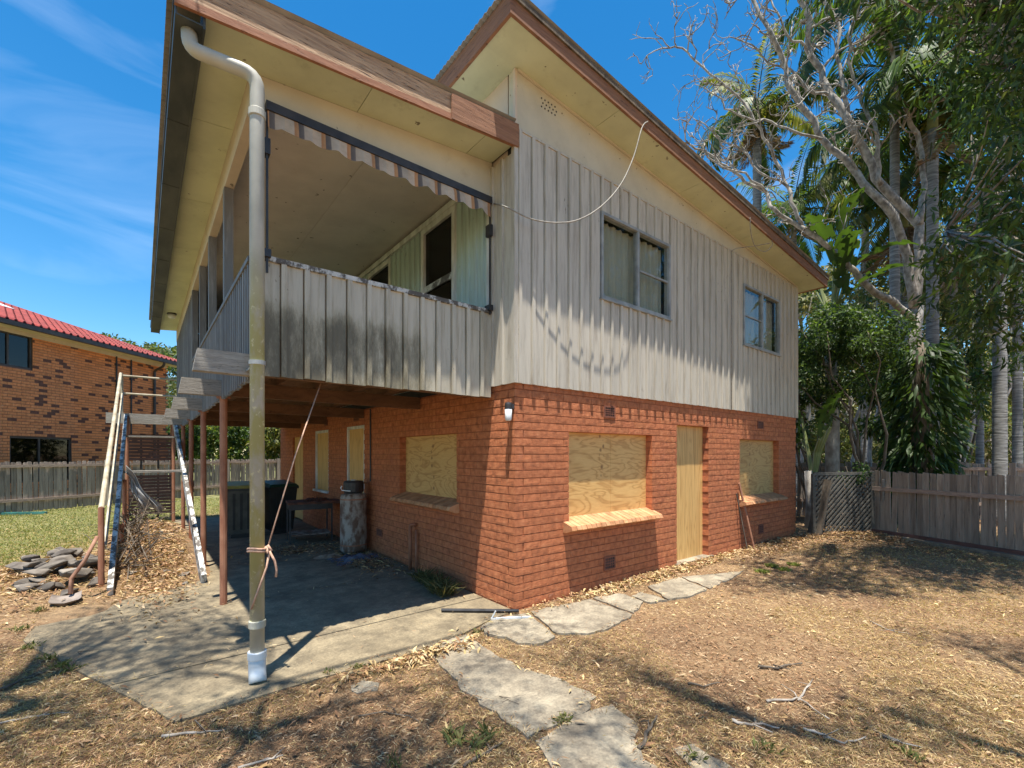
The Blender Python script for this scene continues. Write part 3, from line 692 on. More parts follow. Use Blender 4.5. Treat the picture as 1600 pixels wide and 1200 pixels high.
for y in (1.8, 3.15, 4.3, 5.55): MB().box(-2.345, -2.265, y-.045, y+.045, BZ1+.042, 4.299).build('veranda_post', M['clad_grey'], house)
MB().box(-2.30, -.02, .41, .44, BZ0+.03, 2.48).build('edge_joist', M['joist'], house)

# downpipe with elbows and clamp
dp = MB(); x0, y0 = -2.353, .01
def arc(pts, n=5):
    # round the corners of a polyline
    out = [Vector(pts[0])]
    for a, b, c in zip(pts, pts[1:], pts[2:]):
        a, b, c = Vector(a), Vector(b), Vector(c); r = min((b-a).length, (c-b).length)*.45; r = min(r, .095)
        p, q = b+(a-b).normalized()*r, b+(c-b).normalized()*r
        for k in range(n+1): t = k/n; out.append(p*(1-t)**2+b*2*t*(1-t)+q*t*t)
    return out+[Vector(pts[-1])]
top = [(x0, y0, .12), (x0, y0, 4.29), (-2.74, .10, 4.335), (-2.745, .115, 4.48)]
dp.tube(arc(top), .047, 20); dpo = dp.build('downpipe', M['pipe'], house, smooth=True)
for z in (.40, 4.02): MB().lathe([(.052, z-.03), (.056, z-.025), (.056, z+.02), (.052, z+.025)], x0, y0, 20).build('pipe_collar', M['pipe'], dpo)
foot = MB(); foot.tube(arc([(x0, y0, .20), (x0, y0, .07), (x0-.005, y0-.05, .0)], 6), .056, 20); foot.build('pipe_shoe', M['pvc'], dpo, smooth=True)
MB().lathe([(.057, .15), (.062, .155), (.062, .2), (.057, .205)], x0, y0, 20).build('pipe_collar', M['pvc'], dpo)
cl = MB().lathe([(.05, 2.235), (.054, 2.235), (.054, 2.265), (.05, 2.265)], x0, y0, 20); cl.bar((x0, y0+.05, 2.25), (x0+.01, .42, 2.25), .03, .012); cl.build('pipe_clamp', M['frame'], dpo)

# vertical waste pipe and cables on the side wall
MB().tube([(-.018, 3.80, 1.15), (-.018, 3.80, 2.36)], .012, 8).build('conduit', M['black'], house)
for nm, pts, r in (('standpipe', [(-.075, 2.22, -.02), (-.075, 2.22, .60), (-.075, 2.16, .63), (-.02, 2.15, .63)], .024), ('standpipe', [(-.045, 2.10, -.02), (-.045, 2.10, .56)], .017)):
    t = MB().tube(arc(pts), r, 12); tag(t.build(nm, M['ruststeel'], None, smooth=True), 'rust-painted water pipe rising from the slab against the side wall' if r > .02 else 'thinner rust-painted pipe beside the water pipe on the side wall', 'pipe')

# ------------------------------------------------------------------ things fixed to or leaning on the house
aw = thing('awning', 'rolled-up awning with faded striped scalloped valance above the balcony opening', 'awning', (-1.2, .33, 4.3))
MB().box(-1.04, 1.13, -.035, .04, -.02, .05).build('head_box', M['black'], aw)
def stripe():
    n = N('striped_canvas'); x = n.xyz()[0]; t = n.math('FRACT', n.math('DIVIDE', n.math('ADD', x, 20.), .213))
    c = n.ramp(t, [(0., (.55, .44, .33)), (.30, (.57, .46, .35)), (.34, (.45, .22, .10)), (.46, (.50, .27, .13)), (.49, (.11, .095, .09)), (.66, (.16, .14, .13)), (.69, (.45, .37, .29)), (1., (.50, .43, .35))])
    f = n.noise(9, 6, rough=.7); return n.done(n.mix(.6, c, n.ramp(f, [(.3, .55), (.7, 1.15)]), 'MULTIPLY'), .9, f, .2)
M['canvas'] = stripe()
va = MB(); n = 84
for i in range(n+1):
    x = -1.03+2.15*i/n; t = ((x-1.2+20)/.213) % 1; drop = .11+.035*abs(math.sin(PI*(t+.1)))+.006*math.sin(i*.7); yy = -.03+.012*math.sin(i*.55)
    va.v += [(x, -.02, -.015), (x, yy, -.07), (x, yy*1.2-.004, -.015-drop)]
va.f = [(3*i+k, 3*i+3+k, 3*i+4+k, 3*i+1+k) for i in range(n) for k in (0, 1)]
va.build('valance', M['canvas'], aw, smooth=True)
for x in (-1.03, 1.12):
    MB().box(x-.008, x+.008, -.012, .004, -1.28 if x < 0 else -1.2, -.02).build('guide_rod', M['black'], aw)
    MB().box(x-.02, x+.02, -.03, .05, -.36, -.24).build('bracket', M['black'], aw)
    MB().box(x-.025, x+.025, -.03, .06, -1.16, -1.10).build('bracket', M['black'], aw)
lamp = thing('wall_light', 'white bulkhead wall light with black cap at the brick corner', 'wall light', (-.062, .03, 1.945))
MB().lathe([(.028, 0), (.034, .02), (.037, .12)], 0, 0, 18).build('diffuser', M['pvc'], lamp, smooth=True)
MB().lathe([(.038, .12), (.039, .165), (.034, .185), (.012, .19)], 0, 0, 18).build('cap', M['black'], lamp)
MB().box(.0, .064, -.022, .022, .125, .175).build('mount', M['black'], lamp)
sl = thing('soffit_light', 'small round light under the long veranda eave', 'light', (-2.5, 8.3, zv(-2.5)))
MB().lathe([(.05, -.10), (.075, -.07), (.07, -.02)], 0, 0, 14).build('globe', M['pvc'], sl, smooth=True); MB().lathe([(.085, -.02), (.085, .01)], 0, 0, 14).build('base', M['black'], sl)
def wire(name, pts, r, mat, label, cat='cable', n=6, smooth_it=True):
    P = [Vector(p) for p in pts]
    if smooth_it:
        out = []
        for i in range(len(P)-1):
            a, b, c, d = P[max(i-1, 0)], P[i], P[i+1], P[min(i+2, len(P)-1)]
            for k in range(6):
                t = k/6; out.append(.5*((2*b)+(c-a)*t+(2*a-5*b+4*c-d)*t*t+(3*b-a-3*c+d)*t**3))
        P = out+[P[-1]]
    return tag(MB().tube(P, r, n).build(name, mat, None, smooth=True), label, cat)
wire('loose_cable', [HX(772, 318, -.03), HYp(790, 323, -.08), HYp(830, 342, -.16), HYp(870, 348, -.22), HYp(905, 343, -.27), HYp(940, 322, -.32), HYp(970, 288, -.37), HYp(990, 245, -.41), HYp(1003, 200, -.432), HYp(1012, 190, -.44)], .0075, M['cable'], 'grey cable drooping from awning end up to the front fascia')
wire('fascia_cable', [HYp(1143, 640, -.05), HYp(1143, 500, -.05), HYp(1143, 392, -.05), HYp(1150, 388, -.08), HYp(1175, 385, -.2), HYp(1203, 380, -.44)], .007, M['cable'], 'thin dark cable down the cladding between the two upper windows', smooth_it=False)
wire('cable_loop', [HYp(1172, 340, -.44), HYp(1173, 362, -.42), HYp(1180, 385, -.38), HYp(1195, 393, -.38), HYp(1206, 384, -.42), HYp(1206, 376, -.44)], .006, M['cable'], 'small cable loop hanging under the front fascia')
wire('guy_rope', [(-1.75, .55, 2.26), (-2.02, .33, 1.6), (-2.29, -.005, .93)], .0055, M['rope'], 'pink rope stretched from under the deck to the downpipe', 'rope', smooth_it=False)
kn = MB()
for z in (.918, .935): kn.tube([(x0+.058*math.cos(a), y0+.058*math.sin(a), z+.006*math.sin(a*2)) for a in np.linspace(0, 2*PI, 20)], .009, 6)
kn.tube([(x0+.06, y0-.02, .95), (x0+.085, y0-.03, .91), (x0+.06, y0-.05, .90), (x0+.05, y0-.02, .94)], .011, 6)
kn.tube([(x0+.07, y0-.04, .91), (x0+.10, y0-.06, .84), (x0+.115, y0-.05, .77), (x0+.11, y0-.05, .72)], .008, 6)
kn.tube([(x0+.07, y0-.04, .91), (x0+.05, y0-.052, .80), (x0-.0, y0-.058, .66), (x0-.045, y0-.045, .52)], .007, 6)
tag(kn.build('knotted_rope', M['rope'], None, smooth=True), 'pink rope knotted round the mossy downpipe with a hanging tail', 'rope')
lp = MB(); lp.bar((4.80, -.035, 1.12), (5.06, -.17, -.02), .045, .02, (0, -1, 0)); tag(lp.build('timber_stake', M['trim_brown'], None), 'red-brown timber stake leaning on the brick wall beside the far boarded window', 'timber')
lp = MB(); lp.bar((4.74, -.02, .95), (4.92, -.12, -.02), .02, .012, (0, -1, 0)); tag(lp.build('thin_stake', M['darkbark'], None), 'thin dark stake leaning beside the red-brown stake', 'timber')

# hot-water tank, bins, barbecue
tank = thing('water_heater', 'rust-streaked cylindrical water heater standing against the side wall', 'water heater', (-.27, 3.88, .0))
M['tank'] = simple('rusty_white_enamel', (.14, .075, .045), (.34, .29, .235), 9, .7, (1, 1, .6), .4, lo=.42, hi=.58)
MB().lathe([(.17, .0), (.205, .03), (.21, .08), (.21, .90), (.195, .945), (.10, .97)], 0, 0, 28).build('cylinder', M['tank'], tank, smooth=True)
MB().lathe([(.214, .12), (.214, .14)], 0, 0, 28).build('band', M['ruststeel'], tank); MB().lathe([(.214, .86), (.214, .88)], 0, 0, 28).build('band', M['ruststeel'], tank)
MB().tube(arc([(.1, .1, .95), (.1, .1, 1.12), (.245, .02, 1.12)]), .014, 8).build('supply_pipe', M['ruststeel'], tank)
ket = thing('old_cooker', 'small blackened metal cooker resting on top of the water heater', 'cooker', (-.27, 3.88, .968))
MB().lathe([(.14, .0), (.16, .03), (.16, .17), (.14, .2), (.05, .205)], 0, 0, 18).build('body', M['black'], ket); MB().lathe([(.05, .206), (.05, .215), (.02, .22)], 0, 0, 12).build('knob', M['pvc'], ket)
MB().tube([(-.19, 0, .12), (-.21, 0, .09), (-.19, 0, .05), (-.1, -.13, .04)], .008, 6).build('cord', M['pvc'], ket)
M['bin_green'] = simple('dark_bin_plastic', (.012, .014, .013), (.028, .031, .029), 5, .5); M['lid_green'] = simple('green_lid', (.006, .035, .022), (.012, .06, .038), 4, .45)
M['lid_yellow'] = simple('yellow_lid', (.40, .27, .05), (.55, .38, .09), 4, .5)
M['bin_grey'] = simple('faded_bin_plastic', (.055, .058, .045), (.11, .11, .085), 5, .6)
def bin_(loc, rz, label, lid, bm_=None):
    bm_ = bm_ or M['bin_green']
    b = thing('wheelie_bin', label, 'wheelie bin', loc, rz, 'wheelie bins under the deck')
    MB().hexa([(-.21, -.22, .06), (.21, -.22, .06), (.21, .22, .1), (-.21, .22, .1), (-.27, -.29, .94), (.27, -.29, .94), (.27, .29, .94), (-.27, .29, .94)]).build('body', bm_, b)
    MB().hexa([(-.29, -.31, .90), (.29, -.31, .90), (.29, .31, .90), (-.29, .31, .90), (-.29, -.31, .945), (.29, -.31, .945), (.29, .31, .945), (-.29, .31, .945)]).build('rim', M['bin_green'], b)
    MB().hexa([(-.29, -.33, .947), (.29, -.33, .947), (.29, .33, .955), (-.29, .33, .955), (-.25, -.27, 1.0), (.25, -.27, 1.0), (.25, .30, 1.06), (-.25, .30, 1.06)]).build('lid', lid, b)
    MB().tube([(-.24, .36, .98), (.24, .36, .98)], .016, 8).bar((-.24, .29, .95), (-.24, .37, .985), .03, .03).bar((.24, .29, .95), (.24, .37, .985), .03, .03).build('handle', M['bin_green'], b)
    for s in (-1, 1):
        w = MB().lathe([(.04, -.025), (.10, -.025), (.10, .025), (.04, .025)], 0, 0, 18); w.v = [(z+s*.245, x+.22, y+.10) for x, y, z in w.v]; w.build('wheel', M['black'], b)
    f = MB(); f.box(-.17, .17, -.245, -.2, .0, .07); f.build('foot', M['bin_green'], b)
    for x in (-.12, .0, .12): MB().hexa([(x-.02, -.238, .15), (x+.02, -.238, .15), (x+.02, -.22, .15), (x-.02, -.22, .15), (x-.025, -.287, .85), (x+.025, -.287, .85), (x+.025, -.27, .85), (x-.025, -.27, .85)]).build('moulded_rib', M['bin_green'], b)
bin_((-1.47, 6.75, .0), R(-6), 'dark wheelie bin with a dull yellow lid under the deck', M['lid_yellow'], M['bin_grey'])
bin_((-.80, 6.75, .0), R(10), 'dark wheelie bin with a green lid beside the side wall doors', M['lid_green'])
bq = thing('barbecue', 'rusty plate barbecue on thin black legs beside the side wall', 'barbecue', (-.55, 5.40, 0), R(-8))
M['rustplate'] = simple('rusted_plate', (.05, .025, .018), (.20, .07, .04), 10, .85, bs=.5)
MB().box(-.38, .38, -.30, .30, .70, .74).build('hotplate', M['rustplate'], bq); MB().box(-.36, .36, -.28, .28, .60, .70).build('tray', M['black'], bq)
for a in (-.35, .35):
    for b in (-.27, .27): MB().box(a-.013, a+.013, b-.013, b+.013, -.002, .70).build('leg', M['black'], bq)
MB().box(-.34, .34, -.26, .26, .14, .155).build('shelf', M['tank'], bq); MB().box(.38, .56, -.27, .27, .69, .73).build('side_table', M['rustplate'], bq)
for i in range(5): MB().bar((-.1+i*.07, -.2+.03*i, .752), (.02+i*.07, .22-.02*i, .765), .05, .018).build('grill_bar', M['rustplate'], bq)
pb = MB().box(0, .018, -.19, .19, 0, .62); o = pb.build('board_offcut', M['trim_brown'], None, (-.05, 4.75, .0)); o.rotation_euler = (0, R(-4), 0); tag(o, 'short red-brown board leaning on the side wall behind the barbecue', 'board')
# crumpled sheet and debris by the heater
def blob_sheet(name, loc, sx, sy, h, mat, label, cat, seed, amp=.05):
    mb = MB(); n = 26
    for j in range(n+1):
        for i in range(n+1):
            u, v = i/n*2-1, j/n*2-1; e = max(0., 1-(u*u+v*v)**1.0)
            q = noise.noise(Vector((u*2.3+seed, v*2.3, 0)))+.6*noise.noise(Vector((u*6+seed, v*6, 3)))
            rad = 1+.25*noise.noise(Vector((math.atan2(v, u)*1.5, seed, 0)))
            mb.v.append((u*sx*rad, v*sy*rad, max(.004, e**.6*h+q*amp*(.3+e))))
    mb.f = [(j*(n+1)+i, j*(n+1)+i+1, (j+1)*(n+1)+i+1, (j+1)*(n+1)+i) for j in range(n) for i in range(n)]
    return tag(mb.build(name, mat, None, loc, smooth=True), label, cat)
M['tarp'] = simple('faded_blue_tarp', (.05, .06, .09), (.16, .17, .21), 7, .7)
blob_sheet('crumpled_tarp', (-.42, 3.30, .0), .36, .26, .05, M['tarp'], 'crumpled grey-blue tarp on the slab in front of the water heater', 'tarp', 3.3)
blob_sheet('cardboard_scrap', (-.72, 3.72, .0), .2, .14, .03, simple('damp_cardboard', (.22, .16, .10), (.34, .25, .17), 6, .9), 'flattened brown cardboard scrap beside the water heater', 'cardboard', 8.1, .03)

# ------------------------------------------------------------------ derelict stair beside the veranda
stair = thing('stair', 'derelict outside stair with peeling white stringers, missing treads and pipe handrails', 'stair', (-2.83, 3.2, 0))
def W2(v): return Vector(v)-Vector((-2.83, 3.2, 0))
for x, nm in ((-3.27, 'l'), (-2.39, 'r')):
    pts = [Vector((x, 3.2, .02)), Vector((x, 10.0, 2.44))]
    MB().bar(W2(pts[0]), W2(pts[1]), .055, .19).build('stringer', M['peel'], stair)
for t in (.52, .80): MB().box(-.445, .445, 6.8*t-.06, 6.8*t+.14, 2.42*t+.02, 2.42*t+.055).build('tread', M['beam'], stair)
MB().box(-.78, .46, 6.70, 6.76, 2.30, 2.53).build('landing_beam', M['beam'], stair); MB().box(-.6, .5, 6.77, 7.6, 2.46, 2.50).build('landing', M['beam'], stair)
M['railpipe'] = simple('cream_pipe_rail', (.28, .23, .15), (.50, .44, .32), 5, .6)
for z, x in ((.97, -3.36), (.52, -3.33)): MB().tube([W2((x, 3.5, z)), W2((x, 9.95, z+2.45))], .028 if z > .6 else .022, 10).build('handrail', M['railpipe'], stair)
MB().tube([W2((-3.36, 3.5, -.06)), W2((-3.36, 3.5, .98))], .03, 10).build('newel_post', M['ruststeel'], stair)
MB().tube([W2((-3.34, 9.95, 2.3)), W2((-3.34, 9.95, 3.44))], .025, 10).build('newel_post', M['railpipe'], stair)
for z in (3.38, 2.98): MB().tube([W2((-3.34, 9.95, z)), W2((-2.31, 9.95, z))], .022, 8).build('cross_rail', M['railpipe'], stair)
for x in (-3.25, -2.40):
    for y in (9.9, 10.6): MB().tube([W2((x, y, -.1)), W2((x, y, 2.46))], .035, 8).build('landing_post', M['ruststeel'], stair)
for y in (5.0, 6.6): MB().tube([W2((-3.22, y, -.05)), W2((-3.22, y, .02+(y-3.2)*.356-.06))], .03, 8).build('prop_post', M['ruststeel'], stair)
M['slat'] = wood('dark_red_slat', (.07, .035, .028), (.15, .075, .06), (.03, .02, .02), (1, 1, 5), 3)
for nm, z0, z1, y in (('a', 1.46, 2.12, 10.25), ('b', .18, 1.12, 10.30)):
    sp = thing('slatted_screen', 'dark red horizontal slat screen under the stair landing, %s' % ('just below the landing' if nm == 'a' else 'close to the ground'), 'screen', (-2.83, y, z0-.02))
    n = int((z1-z0)/.078)
    for i in range(n): MB().box(-.44, .44, -.012+.01*(i % 2), .004+.01*(i % 2), .02+i*.078, .02+i*.078+.066).build('slat', M['slat'], sp)
    for x in (-.17, .15): MB().box(x-.02, x+.02, .016, .04, -.18, n*.078+.02).build('stile', M['black'], sp)
    for x in (-.42, .42): MB().box(x-.02, x+.02, .016, .04, -.18, n*.078+.02).build('stile', M['slat'], sp)
# folded deck chair / loose metal sheet hanging in the stair
ch = thing('crumpled_sheet', 'crumpled pale metal sheeting caught inside the derelict stair', 'metal sheet', (-3.13, 6.0, .5))
mb = MB(); n = 22
for j in range(n+1):
    for i in range(n+1):
        u, v = i/n, j/n; mb.v.append((-.06+.34*v*u+.16*v+.02*math.sin(v*9), .035*math.sin(u*22)+.2*v+.05*math.sin(v*6), .80-.62*v+.10*u-.12*u*v+.04*math.sin(u*9+v*4)))
mb.f = [(j*(n+1)+i, j*(n+1)+i+1, (j+1)*(n+1)+i+1, (j+1)*(n+1)+i) for j in range(n) for i in range(n)]
mb.build('sheet', simple('dull_zinc', (.34, .34, .34), (.60, .60, .59), 5, .45, metal=.3), ch, smooth=True)
MB().tube([(.10, .2, .20), (.46, .22, .16)], .012, 8).build('edge_bar', M['railpipe'], ch)
br = thing('dry_brush', 'tangle of dead dark twigs piled against the left stringer of the derelict stair', 'brush', (-3.12, 5.0, 0)); bb = MB(); rb_ = random.Random(2)
for i in range(150):
    a_ = Vector((rb_.gauss(.02, .09), rb_.uniform(-1.2, 2.4), rb_.uniform(.05, .5)+.03*i/15)); d_ = Vector((rb_.gauss(.1, .25), rb_.gauss(0, .4), rb_.gauss(.05, .25))); a_.z = max(.04, min(a_.z, .2+.3*(a_.y+1.2)))
    bb.tube([a_, a_+d_*.5+Vector((0, 0, rb_.gauss(0, .05))), a_+d_], [.008, .006, .003], 4)
bb.build('twigs', M['darkbark'], br, kind='stuff'); n_ = 700; yy = rng0.uniform(-1.2, 2.4, n_); P_ = np.stack([rng0.normal(.03, .11, n_), yy, np.clip(rng0.uniform(.03, .6, n_), 0, .2+.3*(yy+1.2))], 1)
LB = (P_, n_, br)
# shovel
sh = thing('shovel', 'old long-handled shovel lying with its blade on the stone heap', 'shovel', (-3.62, 3.10, .03))
a = G(108, 940, .05); b = HX(152, 838, -3.38)
pts = [a+Vector((0, .12, .06)), a+Vector((.0, .22, .20)), a.lerp(b, .55)+Vector((0, 0, .05)), b]
MB().tube([p-sh.location for p in pts], [.022, .02, .018, .018], 10).build('handle', simple('rusty_handle', (.22, .10, .06), (.36, .19, .12), 8, .8), sh, smooth=True)
bl = MB()
for j in range(7):
    for i in range(7):
        u, v = i/6*2-1, j/6; w = .13*(1 if v < .65 else math.sqrt(max(0., 1-((v-.65)/.35)**2)))*(.9+.1*v)
        bl.v.append((u*w, -.28*v+.1, .05-.05*v+.035*u*u))
bl.f = [(j*7+i, j*7+i+1, j*7+i+8, j*7+i+7) for j in range(6) for i in range(6)]
bl.build('blade', simple('rusted_blade', (.13, .10, .08), (.30, .25, .21), 8, .7, metal=.2), sh, smooth=True)
# heap of stones
def stone_mesh(seed):
    r = random.Random(seed); bm = bmesh.new(); s = Vector((r.uniform(.9, 1.5), r.uniform(.55, .9), r.uniform(.3, .6)))
    for k in range(17):
        d = Vector((r.gauss(0, 1), r.gauss(0, 1), r.gauss(0, 1))).normalized()*r.uniform(.8, 1.05); bm.verts.new((d.x*s.x, d.y*s.y, max(-.8, min(.75, d.z))*s.z))
    h = bmesh.ops.convex_hull(bm, input=bm.verts); loose = [v for v in bm.verts if not v.link_faces]; bmesh.ops.delete(bm, geom=loose, context='VERTS')
    bmesh.ops.bevel(bm, geom=bm.edges[:], offset=.05, segments=1, affect='EDGES')
    me = bpy.data.meshes.new('stone'); bm.to_mesh(me); bm.free(); return me
stm = [stone_mesh(i) for i in range(6)]
for i in range(60):
    px, py = rnd.uniform(30, 162), rnd.uniform(872, 938)
    if py < 905 and px < 80: px += 50
    p = G(px, py); s = rnd.uniform(.06, .15)*(1.35 if i < 14 else .95)
    o = obj('stone', stm[i % 6], M['stone'], None, (p.x, p.y, hgt(p.x, p.y)+s*.3+(.07 if i % 3 == 0 else 0)), (rnd.uniform(-.3, .3), rnd.uniform(-.3, .3), rnd.uniform(0, 6))); o.scale = (s,)*3
    tag(o, 'rough grey stone in the heap at the foot of the derelict stair', 'stone', 'stones heaped at the stair foot')
for i in range(16):
    p = Vector((rnd.uniform(-3.2, -2.45), rnd.uniform(3.3, 6.0), 0)); s = rnd.uniform(.03, .08)
    o = obj('rubble_stone', stm[i % 6], M['stone'], None, (p.x, p.y, hgt(p.x, p.y)+s*.2), (0, 0, rnd.uniform(0, 6))); o.scale = (s,)*3
    tag(o, 'small stone on the litter mound between the stair stringers', 'stone', 'stones on the litter mound')
tp = MB().bar((0, 0, .03), (3.2, -1.2, .03), .10, .06); o = tp.build('teal_pole', simple('teal_plastic', (.03, .13, .12), (.06, .22, .19), 4, .45), None); o.location = (G(75, 803)-Vector((3.2, -1.2, 0))); o.location.z = -.01
o.location = G(72, 803); o.rotation_euler = (0, 0, PI-.15); tag(o, 'long teal board lying on the grass in front of the paling fence', 'board')
pw = MB().bar((-.36, -.08, .012), (-.03, -.28, .012), .02, .02); pw.bar((-.36, -.08, .01), (-.33, -.11, .09), .012, .012); tag(pw.build('plastic_strip', M['pvc'], None), 'thin white plastic strip on the slab at the house corner', 'strip')
pp = MB().tube([(-.02, -.09, .02), (-.62, .42, .02)], .018, 8); tag(pp.build('ground_pipe', M['black'], None), 'thin dark pipe lying along the foot of the brick corner', 'pipe')

# ------------------------------------------------------------------ fences
def fence(name, pts, h, rails, label, mat, w=.1, gap=.004, side=1, post_every=2.6, post_h=None, base=0., rounded=False, plinth=False):
    root = thing(name, label, 'fence', (pts[0][0], pts[0][1], base)); o0 = Vector((pts[0][0], pts[0][1], base)); r = random.Random(5); pm = {}
    for a, b in zip(pts, pts[1:]):
        a, b = Vector(a).to_3d(), Vector(b).to_3d(); a.z = b.z = base; d = (b-a); Ln = d.length; d.normalize(); ang = math.atan2(d.y, d.x); nrm = Vector((d.y, -d.x, 0))*side
        k = 0; t = 0.
        while t < Ln:
            vi = r.randrange(5)
            if vi not in pm:
                hh = h*(1+r.uniform(-.02, .02)); mb = MB()
                if rounded: prof = [(0, .03), (w, .03), (w, hh-.03), (w*.8, hh), (w*.2, hh), (0, hh-.03)]
                else: prof = [(0, .0), (w, .0), (w-.002, hh-.01-.01*vi/5), (.002, hh)]
                m_ = len(prof); mb.v = [(u, -.007, z) for u, z in prof]+[(u, .007, z) for u, z in prof]; mb.f = [tuple(range(m_)), tuple(range(2*m_-1, m_-1, -1))]+[(i, i+m_, (i+1) % m_+m_, (i+1) % m_) for i in range(m_)]
                pm[vi] = mb.mesh('paling')
            p = a+d*t-o0; jy = r.uniform(-.006, .006); q = obj('paling', pm[vi], mat, root, (p.x+nrm.x*jy, p.y+nrm.y*jy, p.z+r.uniform(-.012, .012)), (r.uniform(-.012, .012), r.uniform(-.02, .02), ang))
            t += w+gap+(r.uniform(0, .022) if r.random() < .22 else 0)
        for z in rails:
            MB().bar(a-o0+nrm*.035+Vector((0, 0, z)), b-o0+nrm*.035+Vector((0, 0, z)), .045, .075).build('rail', M['rail'], root)
        n = max(1, round(Ln/post_every))
        for i in range(n+1):
            p = a+d*(Ln*i/n)-o0+nrm*.10; MB().box(p.x-.055, p.x+.055, p.y-.055, p.y+.055, -.1, post_h or h).build('post', mat, root)
        if plinth: MB().bar(a-o0+nrm*.05+Vector((0, 0, .03)), b-o0+nrm*.05+Vector((0, 0, .03)), .05, .16).build('plinth_board', M['slat'], root)
    return root
fl = [(-10.0, 11.7), (-6.4, 14.0), (-3.9, 15.6), (-.4, 17.75), (6, 21.6)]
fence('paling_fence', fl[1:], 1.40, (.35, 1.28), 'weathered grey-brown paling fence below the neighbouring brick house', M['paling_grey'], .1, .012, 1, 2.9, 1.42, 0, True)
fa, fb = Vector((8.277, -1.509)), Vector((7.63, -3.068)); fd = (fb-fa).normalized()
f0, f1 = fa-fd*.75, fb+fd*2.6
fence('timber_fence', [tuple(f0), tuple(f1)], 1.27, (.92,), 'brown timber paling fence with rail and plinth in the shade of the palms', M['paling'], .098, .006, 1, 3.4, 1.1, 0, False, True)
kb = MB(); nn = Vector((fd.y, -fd.x)); q = f0+fd*.5+nn*.14; r_ = f1+nn*.14; kb.bar((q.x, q.y, .0), (r_.x, r_.y, .0), .12, .10); kk = kb.build('kerb', M['path'], None); kk['kind'] = 'structure'
sd = fence('back_fence', [(9.5, 2.5), (17, -7.5)], 1.5, (.5, 1.35), 'distant low timber fence glimpsed between the palm trunks', M['paling_grey'], .12, .02, 1, 3, 1.5, -.1)
# trellis leaning between house and fence
ta, tb = Vector((7.30, -.32, 0)), Vector((8.60, -1.05, 0)); tdv = (tb-ta).normalized()
tr = thing('lattice_panel', 'dark diagonal lattice panel leaning between the house and the timber fence', 'lattice', tuple(ta), math.atan2(tdv.y, tdv.x))
Lt = (tb-ta).length; Ht = 1.22; M['lattice'] = wood('grey_lattice', (.05, .043, .035), (.13, .115, .09), (.05, .04, .035), (3, 3, 3), 4)
for z in (.04, Ht): MB().box(0, Lt, -.02, .02, z-.03, z+.03).build('frame_rail', M['lattice'], tr)
for x in (.0, Lt-.16): MB().hexa([(x-.03, -.021, 0), (x+.03, -.021, 0), (x+.03, .021, 0), (x-.03, .021, 0), (x-.03-.02, -.021, Ht), (x+.03-.02, -.021, Ht), (x+.03-.02, .021, Ht), (x-.05, .021, Ht)]).build('stile', M['lattice'], tr)
for dirn, yo in ((1, -.012), (-1, .012)):
    s = -Ht
    while s < Lt:
        # line x = s + z (or mirrored), clipped to panel
        zA, zB = max(0.03, -s if s < 0 else .03), min(Ht-.03, Lt-s)
        if zB > zA+.05:
            A, B = (s+zA, zA), (s+zB, zB)
            if dirn < 0: A, B = (Lt-A[0], A[1]), (Lt-B[0], B[1])
            MB().bar((A[0], yo, A[1]), (B[0], yo, B[1]), .009, .032, (0, 0, 1)).build('lath', M['lattice'], tr)
        s += .105
st_ = MB().bar((0, 0, 0), (-.28, -.05, 1.12), .05, .03, (0, 1, 0)); o = st_.build('leaning_batten', M['beam'], None, (8.62, -1.13, -.01)); tag(o, 'grey timber batten leaning across the end of the lattice panel', 'timber')
MB_ = MB()
for i in range(5): pass
wp = MB(); wp.box(-.02, .02, -.16, .16, 0, 1.15); o = wp.build('dark_plank', M['darkbark'], None, (7.36, -.30, -.02)); o.rotation_euler = (R(4), R(9), R(-30)); tag(o, 'dark wide plank leaning at the far brick corner of the house', 'plank')

# ------------------------------------------------------------------ neighbouring house
wv = Vector((.058*CA+SA, -.058*SA+CA)).normalized(); nb0 = CW(-14.19, 18.97)
nb = thing('brick_house', 'neighbouring orange brick house with dark flecked bricks and red tiled hip roof', 'house', (nb0.x, nb0.y, 0), math.atan2(wv.y, wv.x)-PI/2)
NOP = [(-7.6, -4.45, 3.93, 4.86), (-5.55, -3.72, .75, 2.13)]
def nb_y(px, X=None):   # wall-local y for an image column
    d = ray(px, 700); p = Vector((nb0.x, nb0.y)); den = d.x*wv.y-d.y*wv.x
    t = ((p.x-CX)*wv.y-(p.y-CY)*wv.x)/den; h = Vector((CX+t*d.x, CY+t*d.y)); return (h-p).dot(wv), t
def nb_z(px, py): t = nb_y(px)[1]; return CZ+(HY-py)/FPX*t
NOP = [(-9.5, nb_y(51)[0], nb_z(51, 578), nb_z(51, 527)), (nb_y(15)[0], nb_y(112)[0], .75, nb_z(60, 683))]
ncore = MB()
for a, b, c, d in rects(-10, 0, -.2, 5.3, NOP): ncore.box(-.2, -.004, a, b, c, d)
ncore.box(-9, -.2, -.2, -.01, -.2, 5.3); ncore.box(-9, -8.8, -10, -.2, -.2, 5.3); ncore.box(-8.8, -.2, -10, -9.8, -.2, 5.3)
nw = ncore.build('brick_wall', simple('grey_mortar', (.13, .075, .05), (.19, .11, .075), 8, .9), nb)
nbr = MB().box(0, .008, 0, .23, 0, .074).mesh('brick'); nbs = MB()
M['nbrick'] = brick_mat('orange_brick', [(.56, .19, .068), (.72, .26, .095), (.78, .33, .13)]); M['nbrick_d'] = simple('dark_brick', (.12, .05, .035), (.17, .075, .05), 8, .9)
nbr_d = MB().box(0, .008, 0, .23, 0, .074).mesh('brick'); M['nbrick_s'] = attrmat('orange_brick_rows', .9)
cand = []
